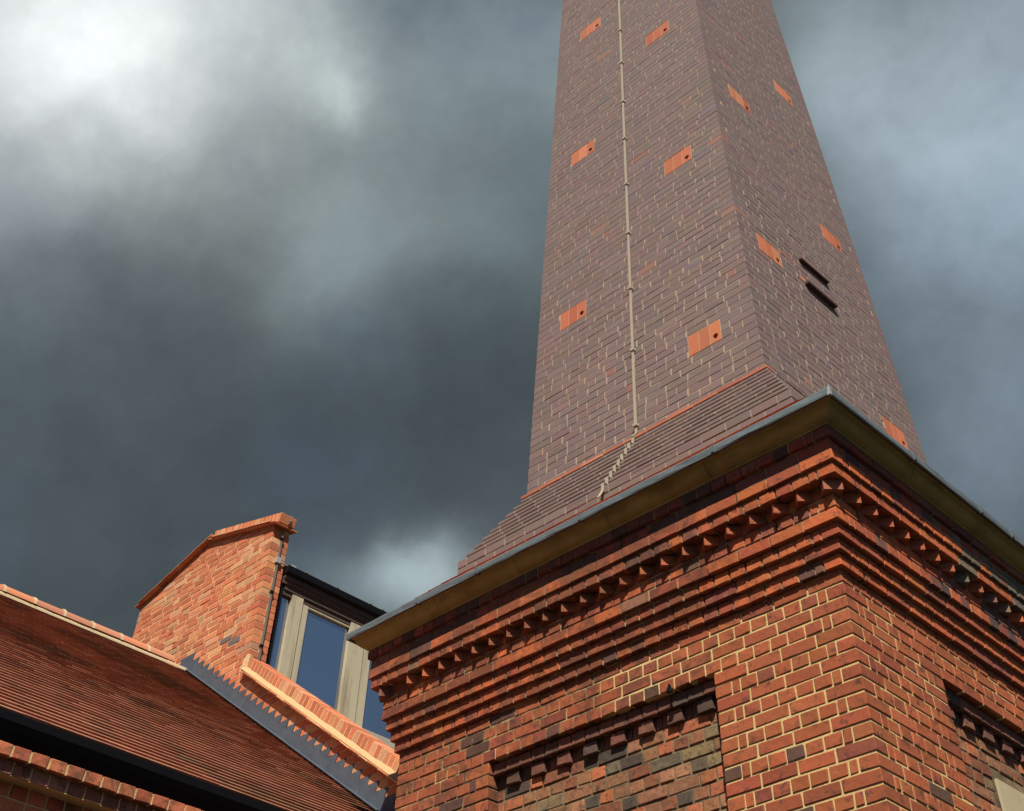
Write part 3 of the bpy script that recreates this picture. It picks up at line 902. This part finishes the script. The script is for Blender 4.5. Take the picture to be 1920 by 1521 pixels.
sp = [(-1.978, yA(2.46) - .014, 2.462), (-1.978, yA(2.4) - .014, 2.395), (-1.986, YT - .052, 2.345)]
for k in range(9):
    zt = Z0 - .021 - k * ct; off = .045 * k + .036
    dx = -.0035 * k
    sp += [(-1.990 + dx + random.uniform(-.006, .006), YT - off - .010, zt + .012), (-1.992 + dx, YT - off - .012, zt - ct * .75)]
sp += [(-2.02, YT - .045 * 8 - .05, zk + .02), (-2.02, YT - .46, zk - .06), (-2.16, YT - .50, zk - .10), (-2.30, YT - .53, zk - .13)]
strip(mb, sp, Vector((.014, 0, 0)), Vector((0, -.006, .0))); mb.build('stepped_tape', M['conductor'], cond)
for z in (2.475, 3.30, 4.06, 4.82, 5.56, 6.32, 6.99, 7.755, 8.45, 9.2, 9.95):
    mb = MB(); y = yA(z)
    mb.box((-1.978 - .021, y - .034, z - .013), (-1.978 + .021, y + .005, z + .013)); mb.build('clip', M['conductor'], cond)
cond2 = thing('lightning_conductor', 'thin grey lightning conductor on the end of the orange brick gable parapet', 'lightning conductor', (-6.93, .667, 2.1))
mb = MB(); GX = -6.945
strip(mb, [(GX, .667, z) for z in (2.06, 2.5, 3.0, 3.575)] , Vector((0, .011, 0)), Vector((.016, 0, 0)))
strip(mb, [(GX, .667, 3.575), (GX + .07, .680, 3.60), (GX + .085, .690, 3.64), (GX + .072, .695, 3.665), (GX + .070, .690, 3.712)], Vector((0, .010, 0)), Vector((.012, 0, 0)))
strip(mb, [(GX + .006, .672, 3.165), (GX + .006, .86, 3.185)], Vector((0, 0, .010)), Vector((.008, 0, 0)))
mb.build('tape', M['conductor_grey'], cond2)
for z in (2.218, 2.813, 3.44):
    mb = MB(); mb.box((GX - .005, .667 - .017, z - .012), (GX + .026, .667 + .017, z + .012)); mb.build('clip', M['black'], cond2)
mb = MB(); mb.box((GX - .004, .640, 3.150), (GX + .030, .695, 3.215)); mb.build('junction_clamp', M['galv'], cond2)
mb = MB(); mb.box((GX - .004, .84, 3.165), (GX + .03, .90, 3.20)); mb.build('junction_clamp', M['galv'], cond2)

# ------------------------------------------------------------------ gable parapet wall
gable = thing('gable_parapet_wall', 'new orange brick gable parapet wall with raking brick coping and stepped lead flashing', 'wall', (-8.28, .65, gz))
GY, GT = .55, .215
XL, XR, XA = -9.612, -6.952, -8.272
SG = .252                                                # gable slope
ZE = 3.575                                               # top of wall at the gable ends
SR = .665                                                # raking slope
def z_gable(x): return ZE + SG * ((x - XL) if x < XA else (XR - x))
def z_rake(x): return 1.905 - SR * (x + 6.975)
def clip_poly(poly, a, b_, c_):                          # keep a*x+b*z<=c
    out = []
    for i in range(len(poly)):
        p, q = poly[i], poly[(i + 1) % len(poly)]
        fp, fq = a * p[0] + b_ * p[1] - c_, a * q[0] + b_ * q[1] - c_
        if fp <= 0: out.append(p)
        if (fp < 0 < fq) or (fq < 0 < fp):
            t_ = fp / (fp - fq); out.append((p[0] + (q[0] - p[0]) * t_, p[1] + (q[1] - p[1]) * t_))
    return out
# mortar body
mb = MB(); e1 = .0035
lowz = -1.6
def xz(poly, y): return [(x, y, z) for x, z in poly]
mb.prism(xz([(XL + e1, lowz), (XR - e1, lowz), (XR - e1, z_gable(XR) - .002), (XA, z_gable(XA) - .002), (XL + e1, z_gable(XL) - .002)], GY + e1), (0, GT - 2 * e1, 0))
mb.prism(xz([(XR - e1, lowz), (-LX - .01, lowz), (-LX - .01, z_rake(-LX)), (XR - e1, z_rake(XR))], GY + e1), (0, GT - 2 * e1, 0))
mb.build('mortar_core', M['new_mortar'], gable)
gb = BrickSet(gable, 'brick', 'new_brick', 296, 'brickwork', c=.004)
cg = .0752; hg = .1125
rows = int((3.95 + 1.0) / cg)
for r in range(rows):
    za = -1.0 + r * cg; zb = za + cg
    # visible face plus end face bricks
    u = 0; kind = r % 2
    # bond measured from the right-hand end of the upper wall
    x = XR if za > z_rake(XR) - .02 else -LX
    xr0 = x
    first = True
    x_cur = xr0
    pat_i = 0
    while x_cur > XL + .01:
        if first and x == XR: w = hg if kind else 2 * hg
        elif first: w = (hg if kind else 2 * hg) + random.choice((0, .05))
        else:
            w = random.choice((2 * hg, 2 * hg, hg, 2 * hg, hg)) if True else 0
            if pat_i == 1 and kind: w = .5 * hg
        xa_, xb_ = x_cur - w, x_cur
        if xa_ < XL + .06: xa_ = XL
        poly = [(xa_ + (.005 if xa_ > XL else 0), za + .005), (xb_ - (0 if first else .005), za + .005), (xb_ - (0 if first else .005), zb - .005), (xa_ + (.005 if xa_ > XL else 0), zb - .005)]
        full = True
        z_lim_l, z_lim_r = z_gable(xa_), z_gable(xb_) if xb_ <= XR + .001 else 9
        p2 = poly
        if xb_ > XR + .001:
            if zb > z_rake(xb_): p2 = clip_poly(p2, SR, 1, 1.905 - SR * 6.975); full = False
            if xa_ < XR - .001 and za > z_rake(XR): p2 = poly; full = True
        else:
            if zb > min(z_gable(xa_), z_gable(xb_)):
                p2 = clip_poly(p2, -SG, 1, ZE - SG * XL); p2 = clip_poly(p2, SG, 1, ZE + SG * XR); full = False
        if len(p2) >= 3:
            mxs = max(p[0] for p in p2) - min(p[0] for p in p2)
            mzs = max(p[1] for p in p2) - min(p[1] for p in p2)
            if mxs > .012 and mzs > .008:
                # hidden behind the roof: nothing below the roof plane except one course
                zroof = 2.345 - .643 * ((xa_ + xb_) / 2 + 8.2)
                if zb > (zroof if (xa_ + xb_) / 2 > -8.2 else 2.345 - .9 * (-8.2 - (xa_ + xb_) / 2)) - .15:
                    pr = random.uniform(-.002, .002)
                    if full:
                        d = .10
                        if first and xr0 == XR: d = GT if kind else .1025
                        gb.add(((p2[0][0] + p2[1][0]) / 2, GY + pr * (0 if first else 1) + d / 2, (za + zb) / 2), (-1, 0, 0), (0, 1, 0), (0, 0, 1), (abs(p2[1][0] - p2[0][0]), d, cg - .010), pick(PAL_NEW))
                        if first and xr0 == XR and not kind:    # second brick seen on the end face
                            gb.add((XR - .05, GY + .1125 + .05, (za + zb) / 2), (0, 1, 0), (-1, 0, 0), (0, 0, 1), (.1025, .10, cg - .010), pick(PAL_NEW))
                    else: gb.add_poly([(x_, GY + pr, z_) for x_, z_ in p2], (0, .10, 0), pick(PAL_NEW))
        x_cur = xa_; first = False; pat_i += 1
gb.finish()
# raking coping and gable coping: creasing tiles, fillet, brick on edge
cp = BrickSet(gable, 'coping_brick', 'new_brick', 290, 'coping_brickwork', c=.003)
ctl = BrickSet(gable, 'creasing_tile', 'new_brick', 290, 'creasing_tiles', c=.002)
mf = MB()
def coping(x0, z0_, x1, z1_, fillet=True, brick=True, bh=.150, end0=0, end1=0):
    a = Vector((x0, 0, z0_)); b_ = Vector((x1, 0, z1_)); d = (b_ - a); Ls = d.length; d.normalize()
    up = Vector((-d.z, 0, d.x)); up = up if up.z > 0 else -up
    yc = GY + GT / 2; Y = Vector((0, 1, 0))
    # two layers of tiles
    nT = max(2, round(Ls / .165))
    for lay_ in range(2):
        ov = .052 + .010 * lay_
        for i in range(nT):
            w = Ls / nT; u = (i + .5) * w + (w * .5 if lay_ else 0)
            if u > Ls: continue
            ctl.add(a + d * u + Y * yc + up * (.008 + .0125 * lay_), d, Y, up, (w - .002, GT + 2 * ov, .0115), pick([(1, (.66, .26, .12)), (1, (.72, .34, .17)), (1, (.60, .20, .09))]))
    ntop = .0265
    if brick:
        nB = max(2, round(Ls / .0745)); w = Ls / nB
        for i in range(nB):
            cp.add(a + d * (i + .5) * w + Y * yc + up * (ntop + bh / 2), d, Y, up, (w - .008, GT - .004, bh), pick(PAL_NEW[:5]))
        # bedding
        s0 = a + d * .03 + up * ntop + Y * (GY + .004); Lb = Ls - .06
        mf.prism([tuple(s0), tuple(s0 + d * Lb), tuple(s0 + d * Lb + up * (bh - .006)), tuple(s0 + up * (bh - .006))], (0, GT - .012, 0), mi=1)
    if fillet:
        for sgn, y0 in ((-1, GY), (1, GY + GT)):
            ns = max(6, int(Ls / .08)); vs_ = []; fs = []
            for k in range(ns + 1):
                q = a + d * (Ls * k / ns)
                jt = random.uniform(-.005, .005)
                vs_ += [tuple(q + up * ntop + Y * (y0 + sgn * (.050 + jt * .5))), tuple(q + up * (ntop + .006) + Y * (y0 + sgn * (.052 + jt * .5))), tuple(q + up * (ntop + .040 + jt) + Y * (y0 + sgn * .001)), tuple(q + up * ntop + Y * (y0 - sgn * .01))]
            for k in range(ns):
                for j in range(3): fs.append((4 * k + j, 4 * k + 4 + j, 4 * k + 5 + j, 4 * k + 1 + j))
            fs += [(0, 1, 2, 3), (4 * ns, 4 * ns + 3, 4 * ns + 2, 4 * ns + 1)]
            mf.add(vs_, fs)
coping(-6.975, 1.905, -LX + .0, 1.905 - SR * (-LX + 6.975), bh=.135)
coping(XA, z_gable(XA) + .002, XR + .068, z_gable(XR) - SG * .068 + .002, fillet=False, bh=.108)
coping(XL - .055, z_gable(XL) - SG * .055 + .002, XA, z_gable(XA) + .002, fillet=False, brick=False)
# brick-on-edge of the left slope sits back from the verge
coping_b = (XL + .40, z_gable(XL + .40), XA, z_gable(XA))
cp.finish(); ctl.finish(); mf.build('mortar_fillet', [M['fillet'], M['new_mortar']], gable)
# mortar haunch where raking coping meets the upper wall
mb = MB(); mb.prism(xz([(-7.03, 1.955), (-6.93, 1.93), (-6.90, 2.075), (-6.955, 2.10), (-7.02, 2.05)], GY - .006), (0, .03, 0)); mb.build('mortar_haunch', M['new_mortar'], gable)
# stepped lead flashing: sheets with a sawtooth head, each tooth along a bed joint
def z_roof(x): return 2.345 - .643 * (x + 8.2)
fy = GY - .006
edges = [-8.27, -7.93, -7.50, -6.42, -5.35, -4.72, -LX + .004]
step = cg / .643; nx0, nz0 = -8.05, 2.385; reach = .146
nts = []
k = 0
while nx0 + k * step < -LX + .1: nts.append((nx0 + k * step, nz0 - k * cg)); k += 1
edges = [-8.29, -7.93, -7.50, -6.42, -5.35, -4.72, -LX + .004]
for si in range(len(edges) - 1):
    ea, eb = edges[si], edges[si + 1]
    mb = MB(); yo = fy - .0015 * (si % 2)
    lower = lambda x_: z_roof(x_) + .004
    if si == 0: mb.prism(xz([(-8.29, z_roof(-8.2) - .02), (eb, lower(eb)), (eb, nz0 - (eb - nx0) * .643), (nx0 + .001, nz0), (-8.02, 2.473), (-8.285, 2.473)], yo), (0, .0035, 0))
    else: mb.prism(xz([(ea, lower(ea)), (eb, lower(eb)), (eb, nz0 - (eb - nx0) * .643), (ea, nz0 - (ea - nx0) * .643)], yo), (0, .0035, 0))
    for (xa_, za_) in nts:
        if ea <= xa_ + .05 < eb: mb.prism(xz([(xa_ - .001, za_ - .001), (min(xa_ + reach, -LX), za_ + .001), (min(xa_ + step, -LX), za_ - cg)], yo), (0, .0035, 0))
    mb.build('lead_flashing_sheet', M['lead_dark'], gable)
# soaker upstand turned onto the roof
mb = MB(); mb.prism([(-8.2, fy - .004, z_roof(-8.2) + .028), (-LX, fy - .004, z_roof(-LX) + .028), (-LX, fy - .004, z_roof(-LX) + .020), (-8.2, fy - .004, z_roof(-8.2) + .020)], (0, -.035, 0)); mb.build('lead_soaker', M['lead_dark'], gable)

# ------------------------------------------------------------------ glazed lantern behind the gable
lan = thing('glazed_lantern', 'glazed clerestory with weathered cream posts and black gutter behind the brick parapet', 'window', (-7.1, 2.2, 1.8))
LXp = -7.0
LYE = 5.2
mb = MB(); mb.box((LXp - .05, .775, 1.75), (LXp + .012, .838, 3.0)); mb.build('end_trim', M['black'], lan)
for ya, yb in ((.839, .97), (1.20, 1.775), (2.10, 2.68), (3.01, 3.60), (3.93, 4.9)):
    mb = MB(); mb.box((LXp - .035, ya, 1.78), (LXp - .027, yb, 2.90)); mb.build('pane', M['glass'], lan)
for y0 in (.962, 1.772, 2.672, 3.59):
    w1, w2 = (.145, .085) if y0 < 1 else (.215, .115)
    mb = MB(); mb.box((LXp - .05, y0, 1.76), (LXp + .022, y0 + w1 * .30, 2.925))
    mb.box((LXp - .05, y0 + w1 * .30, 1.76), (LXp + .020, y0 + w1, 2.945)); mb.build('post', M['post'], lan)
    mb = MB(); mb.box((LXp - .05, y0 + w1 + .002, 1.76), (LXp + .006, y0 + w1 + w2, 2.90)); mb.build('frame_stile', M['post'], lan)
mb = MB(); mb.box((LXp - .05, 1.196, 2.862), (LXp + .004, 1.770, 2.884)); mb.build('frame_head', M['post'], lan)
mb = MB(); mb.box((LXp - .05, 2.09, 2.862), (LXp + .004, 2.680, 2.884)); mb.build('frame_head', M['post'], lan)
mb = MB(); mb.box((LXp - .05, .839, 2.886), (LXp + .010, LYE, 2.935)); mb.box((LXp - .05, .839, 2.937), (LXp + .026, LYE, 2.990)); mb.box((LXp - .05, .80, 2.992), (LXp + .042, LYE, 3.040)); mb.box((LXp - .05, .80, 3.042), (LXp + .060, LYE, 3.083)); mb.build('head_frame', M['brown_dark'], lan)
mb = MB(); mb.prism([(LXp - .05, .79, 3.086), (LXp + .08, .79, 3.086), (LXp + .105, .79, 3.100), (LXp + .115, .79, 3.160), (LXp + .105, .79, 3.170), (LXp - .05, .79, 3.15)], (0, LYE - .79, 0)); mb.build('gutter', M['black'], lan)
mb = MB(); mb.prism([(LXp + .09, .80, 3.177), (LXp - 1.15, .80, 3.50), (LXp - 1.15, .80, 3.44), (LXp + .09, .80, 3.155)], (0, LYE - .80, 0)); mb.build('roof_sheet', M['black'], lan)
for y in (1.03, 1.46, 1.94, 2.12, 2.55):
    mb = MB(); mb.box((LXp + .078, y, 3.172), (LXp + .11, y + .022, 3.186)); mb.build('gutter_bracket', M['conductor_grey'], lan)
mb = MB(); mb.box((LXp - .5, .80, 1.2), (LXp - .05, LYE, 1.78)); mb.box((LXp - 1.2, .80, 1.5), (LXp - .6, LYE, 3.1)); mb.build('inner_wall', M['hole'], lan)
mb = MB(); mb.prism([(LXp + .075, .85, 1.835), (LXp - .05, .85, 1.868), (LXp - .05, .85, 1.74), (LXp + .075, .85, 1.76)], (0, LYE - .85, 0)); mb.build('sill', M['roofing'], lan)
# lower roof behind the parapet
rb = thing('lower_roof', 'pale grey sheet roof sloping down behind the raking brick coping', 'roof', (-5.5, 3, .5))
mb = MB(); mb.prism([(-7.0, .80, 1.70), (-LX - .01, .80, -.55), (-LX - .01, .80, -.75), (-7.0, .80, 1.5)], (0, 4.4, 0)); mb.build('roof_slope', M['roofing'], rb)
mb = MB(); mb.box((-7.0, .85, gz), (-LX - .35, 5.2, -.9)); mb.build('wall', M['new_mortar'], rb)

# ------------------------------------------------------------------ tiled house in front of the gable
house = thing('tiled_roof_house', 'low house with dark red plain tile roof, mortared ridge and black gutter', 'house', (-6, -3, gz))
XE, YE0 = -3.66, -7.5
mb = MB()
ex0, ez0 = -8.2, 2.335
mb.prism([(ex0, GY - .01, ez0 - .02), (XE - .075, GY - .01, z_roof(XE - .075) - .025), (XE - .075, GY - .01, z_roof(XE - .075) - .09), (ex0, GY - .01, ez0 - .12)], (0, YE0 - GY, 0))
mb.prism([(ex0, GY - .01, ez0 - .02), (ex0 - 4.0, GY - .01, ez0 - .02 - 4.0 * .643), (ex0 - 4.0, GY - .01, ez0 - .12 - 4.0 * .643), (ex0, GY - .01, ez0 - .12)], (0, YE0 - GY, 0))
mb.build('roof_deck', M['brown_dark'], house)
gauge = .100; sl = math.atan(.643); dn = Vector((math.cos(sl), 0, -math.sin(sl))); nr_ = Vector((math.sin(sl), 0, math.cos(sl)))
total = (XE - ex0) / math.cos(sl)
nrow = int(total / gauge); mbt = MB()
PAL_T = [(60, (.34, .140, .080)), (25, (.31, .125, .072)), (10, (.38, .16, .095)), (4, (.24, .11, .07))]
th = .0150
for r in range(nrow):
    u_top = total - (nrow - r) * gauge; u_bot = u_top + gauge
    bow = .004 * math.sin(r * .9)
    y = GY - .012 - (.0825 if r % 2 else 0) + 0
    if r % 2:
        ys = [GY - .012, y]
    else: ys = [GY - .012]
    while ys[-1] > YE0: ys.append(ys[-1] - .1655)
    for a, b_ in zip(ys[:-1], ys[1:]):
        lift = random.uniform(0, .0022); th_ = th + random.uniform(-.001, .0012)
        A = Vector((ex0, 0, ez0))
        tl = gauge * 1.25
        top = A + dn * (u_bot - tl) + nr_ * (-.002)
        bot = A + dn * (u_bot + random.uniform(-.0015, .0015)) + nr_ * (.012 + lift)
        bot2 = A + dn * (u_bot) + nr_ * (.012 + lift - th_)
        top2 = top - nr_ * .010
        big = math.sin(.9 * a + 1.7 * r * .1) + math.sin(2.3 * a - .31 * r)
        tone = pick(PAL_T if big < 1.1 else [(1, (.21, .105, .060)), (1, (.24, .11, .06)), (1, (.27, .11, .06))])
        v = []
        for q in (bot2, bot, top, top2): v += [(q.x, a - .0012, q.z), (q.x, b_ + .0012, q.z)]
        # lower edge slightly cambered in the middle
        mbt.add(v, [(0, 1, 3, 2), (2, 3, 5, 4), (4, 5, 7, 6), (6, 7, 1, 0), (0, 2, 4, 6), (1, 7, 5, 3)], tone)
mbt.build('roof_tiling', M['roof_tile'], house, 'stuff')
# ridge tiles with mortar between them
yj = [-.284 + .3305 * k for k in (2, 1, 0)] + [-.284 - .3305 * k for k in range(1, 22)]
yj = [min(v, GY - .02) for v in yj]
rr_, segs = .115, 9
for a, b_ in zip(yj[:-1], yj[1:]):
    if a - b_ < .03: continue
    mb = MB(); pts_o = []; pts_i = []
    ztip = random.uniform(-.004, .004)
    for k in range(segs + 1):
        an = math.pi * (.06 + .88 * k / segs)
        pts_o.append((ex0 + rr_ * 1.05 * math.cos(an), ez0 - .035 + ztip + rr_ * 1.04 * math.sin(an))); pts_i.append((ex0 + (rr_ - .014) * 1.05 * math.cos(an), ez0 - .035 + ztip + (rr_ - .014) * 1.04 * math.sin(an)))
    poly = pts_o + pts_i[::-1]
    n_ = segs + 1; v = []; f = []
    for yy in (a - .012, b_ + .012):
        v += [(x_, yy, z_) for x_, z_ in pts_o] + [(x_, yy, z_) for x_, z_ in pts_i]
    for k in range(segs):
        f += [(k, k + 1, 2 * n_ + k + 1, 2 * n_ + k), (n_ + k, 3 * n_ + k, 3 * n_ + k + 1, n_ + k + 1), (k, n_ + k, n_ + k + 1, k + 1), (2 * n_ + k, 2 * n_ + k + 1, 3 * n_ + k + 1, 3 * n_ + k)]
    f += [(0, 2 * n_, 3 * n_, n_), (segs, n_ + segs, 3 * n_ + segs, 2 * n_ + segs)]
    mb.add(v, f, pick([(1, (.52, .20, .10)), (1, (.60, .24, .12)), (1, (.46, .20, .12))]))
    mb.build('ridge_tile', M['terracotta'], house)
    # joint
    mb = MB(); v = []; f = []
    for yy in (b_ + .014, b_ - .014):
        for k in range(segs + 1):
            an = math.pi * (.04 + .92 * k / segs); q = rr_ + .006 + random.uniform(-.002, .003)
            v.append((ex0 + q * 1.05 * math.cos(an), yy, ez0 - .034 + q * 1.04 * math.sin(an)))
    for k in range(segs): f.append((k, k + 1, n_ + k + 1, n_ + k))
    f += [tuple(range(n_)), tuple(range(2 * n_ - 1, n_ - 1, -1))]
    mb.add(v, f); mb.build('ridge_joint', M['ridge_mortar'], house)
mb = MB()
for sgn in (1,):
    ns = 70; v = []; f = []
    for k in range(ns + 1):
        y = GY - .02 + (YE0 - GY) * k / ns; j1, j2 = random.uniform(-.005, .005), random.uniform(-.004, .004)
        p0_ = Vector((ex0 + .128 + j1, y, z_roof(ex0 + .128 + j1) + .008)); p1_ = Vector((ex0 + .126 + j1, y, z_roof(ex0 + .120) + .018)); p2_ = Vector((ex0 + .117, y, ez0 - .030 + j2)); p3_ = Vector((ex0 + .06, y, ez0 - .030))
        v += [tuple(p0_), tuple(p1_), tuple(p2_), tuple(p3_)]
    for k in range(ns):
        for j in range(3): f.append((4 * k + j, 4 * k + 4 + j, 4 * k + 5 + j, 4 * k + 1 + j))
    mb.add(v, f)
mb.build('ridge_bedding', M['ridge_mortar'], house)
# far slope tiles are out of sight: plain sheet of tile courses
mb = MB()
for r in range(44):
    x0_ = ex0 - r * .0841; x1_ = x0_ - .0841
    mb.prism([(x0_, GY - .02, ez0 - (ex0 - x0_) * .643 - .004), (x1_ - .02, GY - .02, ez0 - (ex0 - x1_ + .02) * .643 + .010), (x1_ - .02, GY - .02, ez0 - (ex0 - x1_ + .02) * .643 - .004)], (0, YE0 - GY, 0), (.30, .09, .05))
mb.build('rear_tile_courses', M['roof_tile'], house)
# black gutter sitting on the brick eaves course
prof_g = [(-3.765, -.590), (-3.765, -.7215), (-3.712, -.7215), (-3.700, -.706), (-3.678, -.668), (-3.658, -.628), (-3.650, -.588)]
inn = [(-3.758, -.590), (-3.758, -.714), (-3.716, -.714), (-3.706, -.702), (-3.685, -.664), (-3.665, -.626), (-3.657, -.588)]
n_ = len(prof_g); v = []; f = []
for yy in (-.02, YE0):
    v += [(x_, yy, z_) for x_, z_ in prof_g] + [(x_, yy, z_) for x_, z_ in inn]
for k in range(n_ - 1): f += [(k, k + 1, 2 * n_ + k + 1, 2 * n_ + k), (n_ + k, 3 * n_ + k, 3 * n_ + k + 1, n_ + k + 1)]
f += [(0, 2 * n_, 3 * n_, n_), (n_ - 1, 2 * n_ - 1, 4 * n_ - 1, 3 * n_ - 1)]
mb = MB(); mb.add(v, f); mb.build('gutter', M['black'], house)
mb = MB(); mb.box((-3.83, YE0, -.72), (-3.768, -.02, -.56)); mb.build('fascia', M['black'], house)
# eaves wall
hb = BrickSet(house, 'brick', 'old_brick', 280, 'brickwork')
W1, W2, W3 = -3.70, -3.739, -3.822
mb = MB(); mb.box((W3 - .004, YE0, gz), (-4.2, -.02, -.60)); mb.box((W2 - .004, YE0, -.862), (-4.0, -.02, -.790)); mb.box((W1 - .004, YE0, -.785), (-4.0, -.02, -.7275)); mb.build('mortar_bed', M['house_mortar'], house)
yb0 = onp_y = -2.64
for i in range(70):
    y = yb0 + .1129 * (20 - i) + .056
    if y > -.08: continue
    if y < YE0: break
    hb.add((W1 - .05, y, -.7550), (0, 1, 0), (-1, 0, 0), (0, 0, 1), (.1029, .10, .0635), pick(PAL_HOUSE))
    hb.add((W2 - .05, y + .05, -.8263), (0, 1, 0), (-1, 0, 0), (0, 0, 1), (.1029, .10, .0665), pick([(1, (.32, .15, .10)), (1, (.26, .11, .075))]))
for r in range(50):
    z = -.9028 - r * .0765
    w = .2258 if r % 2 else .1129
    y = -.05 - (0 if r % 2 else .0)
    while y > YE0:
        hb.add((W3 - .05, y - w / 2, z), (0, 1, 0), (-1, 0, 0), (0, 0, 1), (w - .010, .10, .0665), pick(PAL_HOUSE)); y -= w
hb.finish()
